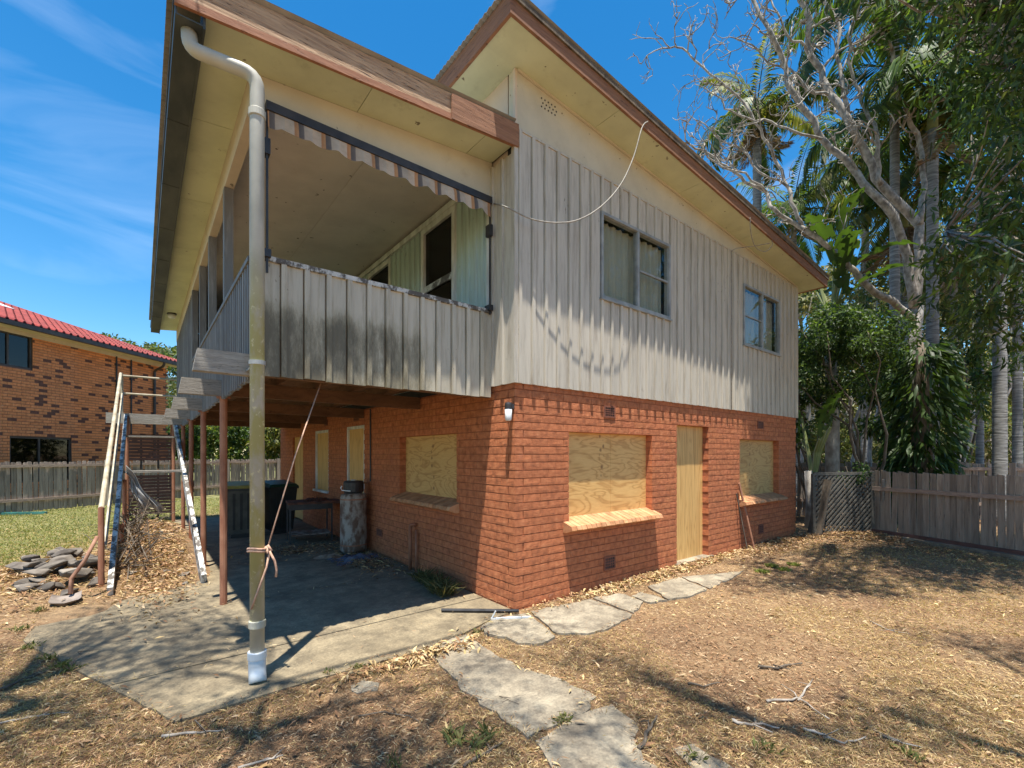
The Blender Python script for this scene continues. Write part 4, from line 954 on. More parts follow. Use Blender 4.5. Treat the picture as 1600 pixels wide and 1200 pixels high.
for k in range(3, 61):
    z = k*.086; y = -10+(.12 if k % 2 else 0)
    while y < -.1:
        sg = [(y, y+.23)]
        for o in NOP:
            if o[2]-.02 < z+.04 < o[3]+.02: sg = [q for p in sg for q in ((p[0], min(p[1], o[0])), (max(p[0], o[1]), p[1])) if q[1]-q[0] > .03]
        cand += [(q[0], z, q[1]-q[0]) for q in sg]
        y += .24
def nscr(c):
    w = nb0.to_2d()+wv*(c[0]+.11); v = Vector((w.x-CX, w.y-CY)); D = v.x*SA+v.y*CA; X = v.x*CA-v.y*SA; px = 800+FPX*X/D; py = HY-FPX*(c[1]-CZ)/D
    return px, py, D
vis = sorted([c for c in cand if nscr(c)[0] > -5 and nscr(c)[1] < 722 and c[2] > .225], key=lambda c: nscr(c)[2]); ind = set(vis[:300])
pd_ = False
for c in cand:
    dark = (not pd_) and rnd.random() < .125; pd_ = dark
    if c in ind: obj('brick', nbr_d if dark else nbr, M['nbrick_d'] if dark else M['nbrick'], nw, (-.004, c[0], c[1]))
    else:
        g = rnd.uniform(.85, 1.15); col = (.14, .06, .04) if dark else (.70*g, .25*g, .09*g); nbs.box(-.004, .004+rnd.uniform(0, .003), c[0], c[0]+c[2], c[1], c[1]+.074, col)
nbs.build('brick_rows', M['nbrick_s'], nw, kind='stuff')
M['nframe'] = simple('brown_frame', (.035, .028, .024), (.07, .055, .045), 5, .5)
for (a, b, c, d) in NOP:
    f = MB(); t = .05
    f.box(-.10, -.03, a, b, c, c+t); f.box(-.10, -.03, a, b, d-t, d); f.box(-.10, -.03, a, a+t, c+t, d-t); f.box(-.10, -.03, b-t, b, c+t, d-t); w = f.build('window', M['nframe'], nb)
    m_ = b-(.62 if a < -8 else .95); MB().box(-.09, -.04, m_-.025, m_+.025, c+t, d-t).build('mullion', M['nframe'], w)
    MB().box(-.075, -.07, a+t, m_-.025, c+t, d-t).build('pane', M['glass_dark'], w); MB().box(-.075, -.07, m_+.025, b-t, c+t, d-t).build('pane', M['glass_dark'], w)
    MB().box(-.19, -.18, a, b, c, d).build('blind', M['screen'], w)
ez = 5.34; ov = .45; TP = math.tan(R(21))
MB().box(0, ov-.02, -10, ov-.02, ez-.10, ez-.075).build('eave_soffit', simple('cream_eave', (.58, .50, .36), (.68, .60, .45), 3, .7), nb)
MB().box(ov-.02, ov+.10, -10, ov+.10, ez-.11, ez+.015).build('gutter', M['nframe'], nb); MB().box(.002, .03, -10, 0, ez-.22, ez-.101).build('frieze', M['fibro_pink'], nb)
MB().tube(arc([(ov+.02, -.65, ez-.1), (ov-.02, -.65, ez-.25), (.06, -.65, ez-.42), (.06, -.65, .2)]), .045, 10).build('downpipe', M['nframe'], nb)
for px in (181, 204): yy = nb_y(px)[0]; MB().tube([(.03, yy, ez-.2), (.03, yy, 2.2)], .025, 8).build('waste_pipe', M['black'], nb)
ux = ov; um = MB(); um.v = [(ov, -10, ez-.02), (ov, ov, ez-.02), (ov-5, ov-5, ez-.02+5*TP), (ov-5, -10, ez-.02+5*TP), (ov-10, ov, ez-.02), (ov-10, -10, ez-.02)]
um.f = [(0, 1, 2, 3), (1, 4, 2), (4, 5, 3, 2)]; nroof = um.build('roof', simple('red_tile_under', (.25, .05, .03), (.35, .08, .05), 5, .8), nb)
tm = MB(); TW, TLn = .22, .30; K = 8
for j, (l, zz) in enumerate(((0, .035), (TLn+.03, .0))):
    for i in range(K+1): tm.v.append((-l*math.cos(R(21)), TW*i/K, l*math.sin(R(21))+zz+.065*(max(0, math.sin(2*PI*i/K)))+.004))
for i in range(K+1): tm.v.append((0, TW*i/K, -.02+.012+.065*(max(0, math.sin(2*PI*i/K)))))
tm.f = [(i, i+1, i+K+2, i+K+1) for i in range(K)]+[(2*K+2+i, 2*K+3+i, i+1, i) for i in range(K)]; tmesh = tm.mesh('roof_tile')
M['tile'] = simple('red_glazed_tile', (.19, .014, .008), (.29, .030, .018), 4, .6, vary=.14, spec=.5)
trs = MB(); nt = 0; rows = []
for rI in range(16):
    for cI in range(80):
        y = ov-TW-cI*TW; u = rI*TLn
        if y+.15 > ov-u*math.cos(R(21)) or y < -9.7: continue
        rows.append((u, y))
rows.sort(key=lambda q: -q[1]); rows.sort(key=lambda q: abs(q[1]+5)+q[0]*.3)
for i, (u, y) in enumerate(rows):
    L_ = (ov+.05-u*math.cos(R(21)), y, ez+.01+u*math.sin(R(21)))
    if i < 300: obj('roof_tile', tmesh, M['tile'], nroof, L_)
    else:
        n = len(trs.v); trs.v += [(a+L_[0], b+L_[1], c+L_[2]) for a, b, c in tm.v]; trs.f += [tuple(n+k for k in f) for f in tm.f]
trs.build('roof_tile_rows', M['tile'], nroof, kind='stuff')
cap = MB().tube([(0, 0, 0), (-.36, -.36, .36*TP)], .09, 8).mesh('hip_cap')
for i in range(13): obj('hip_cap', cap, M['tile'], nroof, (ov-i*.33, ov-i*.33, ez+.03+i*.33*TP))
sk = MB().box(-.3, .3, -.4, .4, 0, .12).build('skylight', M['pvc'], nroof, (ov-2.7, nb_y(-2)[0]+1.6, ez+.0+2.7*TP), smooth=False); sk.rotation_euler = (0, R(21), 0)

# ------------------------------------------------------------------ vegetation
rng = np.random.default_rng(11)
def nrmz(a): return a/np.maximum(np.linalg.norm(a, axis=1, keepdims=True), 1e-9)
def leaves(P, A, Ln, Wd, C, fold=.25, droop=.0, B=None):
    """one folded, bent leaf of four triangles per point: P base, A axis, Ln length, Wd width, C colour"""
    n = len(P); A = nrmz(A); r = rng.normal(size=(n, 3)) if B is None else B
    s = nrmz(np.cross(A, r)); u = np.cross(s, A); Ln = np.broadcast_to(np.asarray(Ln, float), (n,))[:, None]; Wd = np.broadcast_to(np.asarray(Wd, float), (n,))[:, None]
    mid = P+A*Ln*.5; tip = P+A*Ln-u*Ln*droop-np.array([0, 0, 1])*Ln*droop
    V = np.stack([P, mid+s*Wd*.5+u*Wd*fold, mid-u*Wd*.0, mid-s*Wd*.5+u*Wd*fold, tip], 1)
    b = (np.arange(n)*5)[:, None]; F = np.concatenate([b+np.array([[0, 2, 1]]), b+np.array([[0, 3, 2]]), b+np.array([[1, 2, 4]]), b+np.array([[2, 3, 4]])])
    return V.reshape(-1, 3), F, np.repeat(C, 5, 0)
def leafobj(name, parts, mat, parent, loc=(0, 0, 0), kind=None):
    Vs, Fs, Cs, o = [], [], [], 0
    for v, f, c in parts: Vs.append(v); Fs.append(f+o); Cs.append(c); o += len(v)
    return obj(name, npmesh(name, np.concatenate(Vs)-np.array(loc), np.concatenate(Fs), np.concatenate(Cs)), mat, parent, kind=kind)
def pal(n, cols, jit=.18):
    c = np.array(cols)[rng.integers(0, len(cols), n)]; return np.clip(c*(1+rng.normal(0, jit, (n, 1))), .004, .9)
GREEN = [(.030, .062, .016), (.042, .085, .02), (.06, .11, .024), (.025, .05, .018)]
DEEP = [(.018, .04, .014), (.028, .058, .018), (.038, .072, .018)]
GREEN = [(c[0]*1.75, c[1]*1.5, c[2]*1.4) for c in GREEN]; DEEP = [(c[0]*1.5, c[1]*1.35, c[2]*1.2) for c in DEEP]
OLIVE = [(.10, .12, .035), (.14, .15, .05), (.19, .18, .075), (.08, .10, .035)]
YEL = [(.16, .19, .03), (.22, .22, .05), (.10, .15, .03)]
PALEF = [(.16, .17, .08), (.22, .21, .11), (.11, .13, .055), (.27, .24, .13)]
def cloud(centers, radii, per, ln, wd, cols, hang=.4, shell=.55):
    """leaf clumps: per leaves round every centre, thicker toward the clump's rim"""
    out = []
    for c, r in zip(centers, radii):
        d = nrmz(rng.normal(size=(per, 3))); rr = r*(shell+(1-shell)*rng.random((per, 1))**.6)*(rng.random((per, 1))**.25)
        P = np.array(c)+d*rr*np.array([1, 1, .75]); A = d*.8+rng.normal(0, .6, (per, 3)); A[:, 2] -= hang
        out.append(leaves(P, A, ln*rng.uniform(.7, 1.3, per), wd*rng.uniform(.7, 1.3, per), pal(per, cols), .2, .1))
    return out
def wobble(a, b, n, amp, seed):
    a, b = Vector(a), Vector(b); Ln = (b-a).length
    return [a.lerp(b, i/n)+Vector((noise.noise(Vector((seed, i*.7, 0))), noise.noise(Vector((seed, 0, i*.7))), .5*noise.noise(Vector((0, seed, i*.7)))))*amp*Ln*math.sin(PI*min(1, i/n*.5+.0)) for i in range(n+1)]
def tree(name, label, base, h, spread, nclump, per, ln, wd, cols, bark, group=None, trunk_r=.12, lean=(0, 0), crown0=.45, seed=0, clump_r=.16):
    r = random.Random(seed); base = Vector(base); root = thing(name, label, 'tree', tuple(base), 0, group); tk = MB(); cent = []
    top = Vector((lean[0], lean[1], h*.92)); pts = wobble((0, 0, -.3), top, 10, .06, seed+.3); tk.tube(pts, [trunk_r*(1-.075*i)*(1.25 if i == 0 else 1) for i in range(11)], 8)
    nb_ = max(6, nclump//4)
    for i in range(nb_):
        t = crown0+(1-crown0)*(i+.5)/nb_; p = pts[min(10, int(t*10))]; a = i*2.4+r.uniform(-.4, .4); ll = spread*(1.05-.5*abs(t-.62)/.4)*r.uniform(.7, 1.1)
        q = p+Vector((math.cos(a)*ll, math.sin(a)*ll, r.uniform(.05, .35)*ll+.1*h)); bp = wobble(p, q, 5, .12, seed+i*3.1); tk.tube(bp, [trunk_r*.42*(1-.17*k)*(1.1-t*.5) for k in range(6)], 5)
        for k in range(max(1, nclump//nb_)): c = bp[r.choice((3, 4, 5, 5))]+Vector((r.uniform(-1, 1), r.uniform(-1, 1), r.uniform(-.5, .9)))*spread*.22; cent.append(c)
    for k in range(nclump//8): cent.append(top+Vector((r.uniform(-1, 1), r.uniform(-1, 1), r.uniform(-.8, .6)))*spread*.3)
    rad = [spread*clump_r*r.uniform(.8, 1.5) for _ in cent]
    tk.build('trunk', bark, root, smooth=True); leafobj('crown', cloud(cent, rad, per, ln, wd, cols), M['leaf'], root)
    return root

# --- palms
def frond_mesh(Lf, nl, ll, droop, cols, seed, up=.55):
    r = random.Random(seed); pts = []; mb = MB(); n = 14; x = z = 0.; ang = up
    for i in range(n+1):
        pts.append(Vector((x, 0, z))); x += math.cos(ang)*Lf/n; z += math.sin(ang)*Lf/n; ang -= droop/n*(.5+1.2*i/n)
    V, F, C = [], [], []
    P, A, B, LL = [], [], [], []
    for i in range(nl):
        t = .10+.88*i/nl; f = t*n; k = min(n-1, int(f)); p = pts[k].lerp(pts[k+1], f-k); tg = (pts[k+1]-pts[k]).normalized(); w = math.sin(PI*(.18+.8*t))**.6
        for s in (-1, 1):
            a = Vector((0, s, 0))*.85+tg*(.45+.4*t)+Vector((0, 0, -.38+r.uniform(-.25, .15))); P.append(p); A.append(a); B.append(Vector((0, 0, 1))+tg*.2+Vector((r.uniform(-.3, .3),)*3)); LL.append(ll*w*r.uniform(.85, 1.1))
    c = pal(len(P), cols, .15); v, f_, cc = leaves(np.array(P), np.array(A), np.array(LL), .045*ll/.5+.0*np.array(LL), c, .12, .22, np.array(B))
    mb.tube(pts, [.022*(1-.06*i) for i in range(n+1)], 5); nv = len(mb.v); Ft = []
    for q in mb.f:
        for k in range(1, len(q)-1): Ft.append((q[0], q[k], q[k+1]))
    V = np.concatenate([np.array(mb.v), v]); F = np.concatenate([np.array(Ft), f_+nv]); C = np.concatenate([np.tile([[.12, .13, .05]], (nv, 1)), cc])
    return npmesh('frond', V, F, C)
FR = {'green': [frond_mesh(2.7, 46, .62, 1.5, GREEN, 1), frond_mesh(2.9, 48, .66, 2.1, GREEN+OLIVE[:1], 2), frond_mesh(2.5, 44, .6, 1.1, GREEN+YEL[2:], 3)],
      'lit': [frond_mesh(2.6, 44, .66, 1.7, YEL+OLIVE, 5), frond_mesh(2.6, 44, .66, 2.3, OLIVE+GREEN, 6)],  # yellower leaf colours stand in for sunlight on these fronds
      'dead': [frond_mesh(1.9, 30, .45, 1.6, [(.22, .15, .09), (.30, .22, .14), (.16, .11, .07)], 7, -.6)]}
def palm(px, D, ztop, r, label, nf=15, kind='green', dead=4, scale=1., lean=0., group='palm trees behind the house and timber fence'):
    b = CW((px-800)/FPX*D, D, -.05); root = thing('palm_tree', label, 'palm tree', tuple(b), 0, group); rr = random.Random(px)
    n = 40; tk = MB(); pts = [Vector((lean*(i/n)**2, .3*lean*(i/n)**2, (ztop)*i/n)) for i in range(n+1)]
    tk.tube(pts, [r*(1.25 if i == 0 else 1)*(1-.25*i/n)*(1+.035*(i % 2)) for i in range(n+1)], 12); tk.build('trunk', M['palmbark'], root, smooth=True)
    t = pts[-1]; MB().tube([t-Vector((0, 0, .02)), t+Vector((0, 0, .35)), t+Vector((0, 0, .8))], [r*.8, r*.75, r*.3], 10).build('crownshaft', simple('crownshaft_%d' % px, (.10, .13, .04), (.18, .20, .07), 4, .6), root, smooth=True)
    for i in range(nf):
        q = obj('frond', rr.choice(FR[kind]), M['leaf'], root, tuple(t+Vector((0, 0, .55+.25*(i/nf)))), (0, R(35-75*i/nf+rr.uniform(-10, 10)), i*2.399+rr.uniform(-.2, .2))); q.scale = (scale*rr.uniform(.85, 1.1),)*3
    for i in range(dead): q = obj('dead_frond', FR['dead'][0], M['litter'], root, tuple(t+Vector((0, 0, .2))), (0, R(62+rr.uniform(-8, 14)), i*1.7+rr.uniform(-.3, .3))); q.scale = (.8*scale,)*3
palm(1457, 11.3, 9.6, .14, 'tall grey ringed palm rising beside the vine-clad trunk', 18, 'green', 3, 1.25)
palm(1562, 10.4, 11.8, .13, 'thick straight palm trunk nearest the timber fence with its crown high above', 15, 'green', 2, 1.2)
palm(1590, 12.5, 12.0, .11, 'slender dark palm close behind the thick straight palm', 12, 'green', 0)
palm(1531, 12.2, 9.5, .085, 'thinnest palm trunk between the ringed palm and the thick palm', 12, 'green', 0)
palm(1412, 13.0, 8.0, .14, 'palm with a skirt of dead brown fronds behind the pale bare tree', 14, 'lit', 14, 1.1)
palm(1183, 15.0, 12.2, .16, 'palm with dead hanging fronds showing above the main roof', 15, 'lit', 12, 1.0)
palm(1352, 17.5, 12.2, .15, 'sunlit yellow-green palm far behind the paddle-leaved plant', 16, 'lit', 3, 1.25)
palm(1240, 19.0, 11.0, .14, 'half hidden palm rising behind the roof edge', 14, 'green', 2, 1.2)
palm(1490, 16.0, 8.0, .13, 'shorter sunlit palm in the gap beside the ringed palm', 14, 'lit', 2, 1.1)
palm(1398, 11.9, 13.2, .12, 'palm whose high green crown hangs over the bare tree', 16, 'green', 3, 1.3)

# --- tall paddle-leaved plant
def paddle(Lf, w, seed, split=True):
    r = random.Random(seed); V, F, C = [], [], []; n = 18; x = z = 0; ang = 1.25; c = np.array((.04, .075, .016))*r.uniform(.8, 1.25)
    for i in range(n+1):
        t = i/n; ww = w*math.sin(PI*min(1, .06+t*.94))**.55*(.5 if i in (0, n) else 1)
        for s in (-1, -.5, 0, .5, 1):
            j = (r.uniform(-.05, .05) if abs(s) == 1 and split else 0); V.append((x+j, s*ww, z+abs(s)*ww*.35-(.12*ww if abs(s) == 1 else 0))); C.append(c*(1.25 if s == 0 else r.uniform(.85, 1.1)))
        x += math.cos(ang)*Lf/n; z += math.sin(ang)*Lf/n; ang -= 1.5/n*(.3+1.4*t)
    for i in range(n):
        for k in range(4):
            if split and r.random() < (.42 if k in (0, 3) else .12): continue
            a = i*5+k; F.append((a, a+5, a+6, a+1))
    return npmesh('paddle_leaf', V, F, C, True)
PD = [paddle(1.9, .24, i) for i in range(4)]
def paddle_plant(px, D, z0, nl, label, sc=1.):
    b = CW((px-800)/FPX*D, D, -.05); root = thing('paddle_leaf_plant', label, 'plant', tuple(b)); rr = random.Random(px)
    MB().tube([(0, 0, 0), (.05, 0, z0*.5), (0, .05, z0)], [.16, .14, .11], 10).build('stem', M['palebark'], root, smooth=True)
    for i in range(nl):
        a = (i % 2)*PI+rr.uniform(-.5, .5)+.9; st = Vector((math.cos(a)*.35, math.sin(a)*.35, z0+.5+rr.uniform(0, .8)))
        MB().tube([(0, 0, z0-.3), Vector((st.x*.4, st.y*.4, z0+.4)), st], [.045, .035, .025], 6).build('leaf_stalk', simple('stalk_%d_%d' % (px, i), (.12, .15, .04), (.2, .22, .08), 4, .5), root)
        q = obj('paddle_leaf', PD[i % 4], M['leaf'], root, tuple(st), (0, R(rr.uniform(-20, 50)), a+rr.uniform(-.6, .6))); q.scale = (sc*rr.uniform(.7, 1.1),)*3
paddle_plant(1300, 10.8, 4.7, 14, 'tall plant with big split paddle leaves behind the roof corner', 1.0)
paddle_plant(1270, 9.9, 1.3, 6, 'low paddle-leaved plant behind the lattice panel', .7)

# --- pale bare tree, limbs followed from its fork
bt = thing('bare_tree', 'large pale leafless tree with twisting branches reaching over the roof', 'tree', tuple(CW(622/FPX*10.8, 10.8, -.05)))
tw = MB(); O_ = Vector(bt.location); rr = random.Random(21)
limbs = [([(1422, 742), (1424, 600), (1428, 480)], 10.8, .24, .19),
 ([(1428, 480), (1437, 420), (1437, 352), (1377, 289), (1355, 244), (1325, 187), (1299, 150), (1284, 109), (1261, 75), (1265, 30), (1250, 0), (1240, -60)], 10.8, .17, .05),
 ([(1428, 480), (1418, 400), (1396, 337), (1362, 300), (1329, 259), (1284, 217), (1261, 176), (1235, 139), (1224, 94), (1205, 52), (1186, 22), (1171, -10)], 10.6, .16, .035),
 ([(1428, 500), (1395, 470), (1355, 446), (1325, 416), (1302, 390), (1265, 364), (1242, 349), (1209, 326), (1197, 300), (1164, 285), (1134, 259), (1107, 240), (1077, 225)], 10.4, .13, .02),
 ([(1255, 357), (1242, 326), (1231, 292), (1216, 259), (1201, 225), (1179, 191), (1152, 150), (1122, 124), (1085, 94), (1066, 75), (1047, 75)], 10.4, .07, .016),
 ([(1325, 187), (1317, 131), (1306, 86), (1310, 37), (1280, -20)], 10.9, .08, .03), ([(1377, 289), (1374, 262), (1370, 210), (1351, 169), (1336, 131), (1325, 94), (1330, 40)], 10.7, .08, .025),
 ([(1437, 352), (1445, 290), (1437, 225), (1419, 184), (1400, 139), (1395, 80)], 11, .10, .04), ([(1284, 217), (1240, 205), (1205, 190), (1170, 185), (1140, 172), (1120, 150)], 10.3, .045, .014),
 ([(1197, 300), (1165, 270), (1130, 262), (1100, 235), (1085, 250)], 10.2, .04, .012), ([(1299, 150), (1262, 140), (1235, 108), (1200, 98), (1175, 70), (1150, 60)], 10.9, .05, .014),
 ([(1261, 75), (1230, 55), (1215, 20), (1200, -10)], 10.8, .045, .016), ([(1231, 292), (1185, 268), (1160, 235), (1120, 215), (1095, 190)], 10.4, .04, .012)]
def twig(p, d, ln, r, lvl):
    pts = [p]; n = 4; q = p.copy(); dd = d.copy()
    for i in range(n):
        dd = (dd+Vector((rr.gauss(0, .38), rr.gauss(0, .38), rr.gauss(.04, .32)))).normalized(); q = q+dd*ln/n; pts.append(q)
    tw.tube([v-O_ for v in pts], [r*(1-.14*i)*(1.1 if i == n else 1) for i in range(n+1)], 5)
    if lvl > 0:
        for k in range(2 if lvl == 1 else 3):
            s = pts[rr.choice((2, 3, 4, 4))]; a = (dd+Vector((rr.gauss(0, .75), rr.gauss(0, .75), rr.gauss(.1, .5)))).normalized(); twig(s, a, ln*rr.uniform(.5, .8), r*.74, lvl-1)
for pl, D0, ra, rb in limbs:
    ra *= .66
    n = len(pl); P = [DP(x, y, (10.8+(D0-10.8)*min(1, i/3) if pl[0][0] >= 1428 else D0)+.45*noise.noise(Vector((i*.6, D0*3, ra*9)))*(0 if i == 0 else 1)) for i, (x, y) in enumerate(pl)]
    Q = []
    for i in range(n-1):
        for k in range(3): Q.append(P[i].lerp(P[i+1], k/3)+(Vector((rr.gauss(0, 1), rr.gauss(0, 1), rr.gauss(0, 1)))*.022 if k else Vector()))
    Q.append(P[-1]); m_ = len(Q)
    tw.tube([v-O_ for v in Q], [ra+(rb-ra)*(i/(m_-1))**.8 for i in range(m_)], 8)
    if ra < .15:
        for i in range(max(4, m_//3), m_, 2):
            d = (Q[min(i+1, m_-1)]-Q[max(0, i-1)]).normalized(); a = (d*.5+Vector((rr.gauss(0, .6), rr.gauss(0, .6), rr.gauss(.25, .5)))).normalized(); twig(Q[i], a, rr.uniform(.4, .8), max(.017, rb*.75), 2)
        twig(Q[-1], (Q[-1]-Q[-2]).normalized(), .6, rb*.9, 2)
tw.build('branches', M['greybranch'], bt, smooth=True)

# --- vine-clad trunk
vt = thing('vine_clad_trunk', 'thick trunk smothered in long dark drooping vine leaves behind the fence', 'tree', tuple(CW(640/FPX*10.2, 10.2, -.05)))
MB().tube(wobble((0, 0, -.1), (-.1, 0, 4.1), 10, .02, 3), [.24, .24, .23, .22, .21, .2, .18, .16, .13, .1, .05], 10).build('trunk', M['darkbark'], vt, smooth=True)
n = 2100; a = rng.random(n)*2*PI; z = rng.random(n)**1.1*4.0+.1; rad = .22+.42*rng.random(n)*(1.0-.45*np.abs(z-2.2)/2.2); P = np.stack([np.cos(a)*rad, np.sin(a)*rad, z], 1)
A = np.stack([np.cos(a), np.sin(a), -.75+rng.normal(0, .3, n)], 1); leafobj('vine_leaves', [leaves(P, A, rng.uniform(.2, .42, n), rng.uniform(.05, .1, n), pal(n, DEEP+GREEN[:1]), .15, .25)], M['leaf'], vt)

# --- shrubs and trees
def shrub(name, label, px, D, zc, rx, rz, nst, ncl, per, ln, wd, cols, bx=None, group=None, seed=1):
    b = CW(((bx or px)-800)/FPX*D, D, -.05); c = CW((px-800)/FPX*D, D, zc)-b; r = random.Random(seed); root = thing(name, label, 'shrub', tuple(b), 0, group); tk = MB(); cent = []
    for i in range(nst):
        t = c+Vector((r.uniform(-1, 1)*rx*.8, r.uniform(-1, 1)*rx*.8, r.uniform(-.3, .7)*rz)); tk.tube(wobble((r.uniform(-.15, .15), r.uniform(-.15, .15), 0), t, 8, .16, seed+i*2.3), [.04*(1-.1*k) for k in range(9)], 6)
    for i in range(ncl):
        d = Vector((r.gauss(0, 1), r.gauss(0, 1), r.gauss(0, 1))).normalized()*r.random()**.4; cent.append(c+Vector((d.x*rx, d.y*rx, d.z*rz)))
    tk.build('stems', M['darkbark'], root, smooth=True); leafobj('foliage', cloud(cent, [.28*r.uniform(.7, 1.3)*rx/1. for _ in cent], per, ln, wd, cols), M['leaf'], root); return root
shrub('broadleaf_shrub', 'dense dark broadleaf shrub on thin stems behind the lattice panel', 1312, 10.0, 3.9, 1.15, .85, 6, 60, 130, .10, .04, DEEP+GREEN, 1372, seed=4)
shrub('broadleaf_shrub', 'dark low shrub growing over the top of the lattice panel', 1335, 9.4, 1.15, .38, .32, 4, 12, 70, .07, .035, DEEP, 1350, seed=9)
shrub('broadleaf_shrub', 'tall dark shrub filling the gap beside the house corner', 1262, 11.0, 3.2, .8, 1.5, 5, 34, 110, .12, .05, DEEP+GREEN, 1275, seed=14)
shrub('broadleaf_shrub', 'leafy dark understorey shrub between bare tree and vine-clad trunk', 1395, 11.2, 3.0, .8, 1.2, 5, 26, 90, .15, .05, DEEP+GREEN, 1390, seed=17)
shrub('broadleaf_shrub', 'loose shrub between the palms behind the fence', 1505, 11.8, 3.8, 1.0, 1.3, 5, 22, 70, .18, .06, GREEN, 1500, seed=23)
# large leafy tree standing to the right of the yard, its boughs hanging into view
def spray_tree(name, label, base, trunk_top, r0, limbs_, clusters, leaf, cols, bark, per=46, rad=.45, group=None):
    base = Vector(base); root = thing(name, label, 'tree', tuple(base), 0, group); tk = MB(); tt = Vector(trunk_top); LP = []
    tk.tube([v-base for v in wobble(base, tt, 8, .05, base.x)], [r0*(1-.06*i) for i in range(9)], 10)
    for i, q in enumerate(limbs_):
        p = wobble(base.lerp(tt, .55+.45*((i*.37) % 1)), q, 8, .1, i*1.7+base.x); tk.tube([v-base for v in p], [r0*(.5 if r0 > .25 else .32)*(1-.11*k) for k in range(9)], 7); LP += p[3:]
    parts = []
    for c in clusters:
        c = Vector(c); p = min(LP, key=lambda v: (v-c).length); tk.tube([v-base for v in wobble(p, c, 4, .12, c.x*3)], [.022, .018, .014, .01, .006], 4)
        n = per; d = nrmz(rng.normal(size=(n, 3)))*np.array([1, 1, .7]); P = np.array(c-base)+d*rad*rng.random((n, 1))**.5; A = rng.normal(0, .7, (n, 3))+d*.6; A[:, 2] -= .55
        parts.append(leaves(P, A, leaf[0]*rng.uniform(.7, 1.25, n), leaf[1]*rng.uniform(.8, 1.2, n), pal(n, cols), .18, .15))
    tk.build('trunk', bark, root, smooth=True); leafobj('crown', parts, M['leaf'], root); return root
r2 = random.Random(3); cl_ = []
for i in range(500):
    # canopy in camera-aligned metres: across, away, up
    X, D, z = r2.uniform(5.6, 9.6), r2.uniform(4.8, 8.4), r2.uniform(2.9, 9.5)
    k = X/D
    if k < (.94 if z > 4.5 else .92)+.18*noise.noise(Vector((D, z*.7, 1)))+(.10 if z < 4 else 0): continue
    if z < 3.6+.9*noise.noise(Vector((X*1.3, D*1.3, 7))): continue
    cl_.append(CW(X, D, z))
for i in range(150):   # boughs reaching over the yard, above the frame, which shade the far end of the front wall
    x, h = r2.uniform(5.3, 7.8), r2.uniform(6.2, 7.4); z = r2.uniform(1.6, 4.0); cl_.append(Vector((x-.15*h, -.25-.158*h+r2.uniform(-.3, .1), z+h)))
for i in range(150):   # shade on the ground in front of the far wall and fence
    p = G(r2.uniform(1190, 1660), r2.uniform(852, 925)); h = r2.uniform(6.5, 8.5); cl_.append(Vector((p.x-.15*h, p.y-.158*h, h)))
cl_ = [c for c in cl_ if (Vector((c.x-CX, c.y-CY)).dot(Vector((SA, CA))) < .1) or (HY-FPX*(c.z-CZ)/Vector((c.x-CX, c.y-CY)).dot(Vector((SA, CA))) < -40) or (800+FPX*Vector((c.x-CX, c.y-CY)).dot(Vector((CA, -SA)))/Vector((c.x-CX, c.y-CY)).dot(Vector((SA, CA))) > 1440)]
tb_ = CW(9.3, 6.0, -.05)
spray_tree('leafy_tree', 'big dark leafy tree whose boughs hang over the timber fence', tb_, tb_+Vector((-.3, .4, 7.5)), .26, [CW(6.6, 7.0, 5.0), CW(6.3, 6.4, 7.5), CW(8.0, 8.0, 6.0), CW(7.2, 5.2, 8.8), Vector((5.6, -1.4, 9.4)), Vector((4.9, -1.3, 9.8)), CW(5.6, 6.0, 9.0), CW(8.6, 7.2, 4.0)], cl_, (.17, .045), GREEN+DEEP+OLIVE[:1], M['bark'], 44, .42)
# gum tree behind the photographer: its boughs throw the dappled shade on slab, path and litter
spots = [(60, 1060), (20, 1100), (150, 1130), (90, 1150), (60, 1180), (250, 1165), (330, 1180), (120, 1010), (175, 985), (215, 965), (280, 985), (330, 1005), (250, 1045), (180, 1060), (350, 975), (410, 1145), (470, 1165), (520, 1120), (560, 1150), (610, 1130), (650, 1170), (700, 1185), (690, 1110), (740, 1060), (795, 1120), (850, 1150), (900, 1165), (1000, 1060), (1070, 1065), (1030, 1120), (1100, 1150), (1160, 1125), (1250, 1140), (1330, 1150), (1400, 1115), (1450, 1170), (1540, 1180), (1560, 1010), (1500, 1005), (1590, 1022), (1480, 1090), (830, 985), (880, 1035), (560, 1085), (300, 940), (100, 985), (150, 960), (230, 1000), (200, 1025), (260, 1010), (310, 965), (340, 1030), (285, 1060), (370, 1000), (160, 1035), (130, 1080), (380, 1100), (30, 1020)]
cl2 = []
for i, q in enumerate(spots):
    p = G(*q); h = r2.uniform(6.3, 8.8)
    for k in range(3): cl2.append(Vector((p.x-.15*h+r2.gauss(0, .13), p.y-.158*h+r2.gauss(0, .13), h+r2.uniform(-.3, .3))))
gb = CW(-.8, -3.2, -.05)
spray_tree('gum_tree', 'tall sparse gum tree standing behind the path, casting dappled shade', gb, gb+Vector((.2, .5, 6.6)), .24, [CW(-3.6, 1.6, 7.6), CW(-2.0, 2.2, 8.0), CW(-.6, .6, 7.5), CW(1.5, .8, 7.8), CW(3.4, 1.2, 7.6), CW(-3.5, -.2, 7.2), CW(.5, -.8, 8.2)], cl2, (.13, .022), OLIVE+GREEN, M['palebark'], 46, .36)

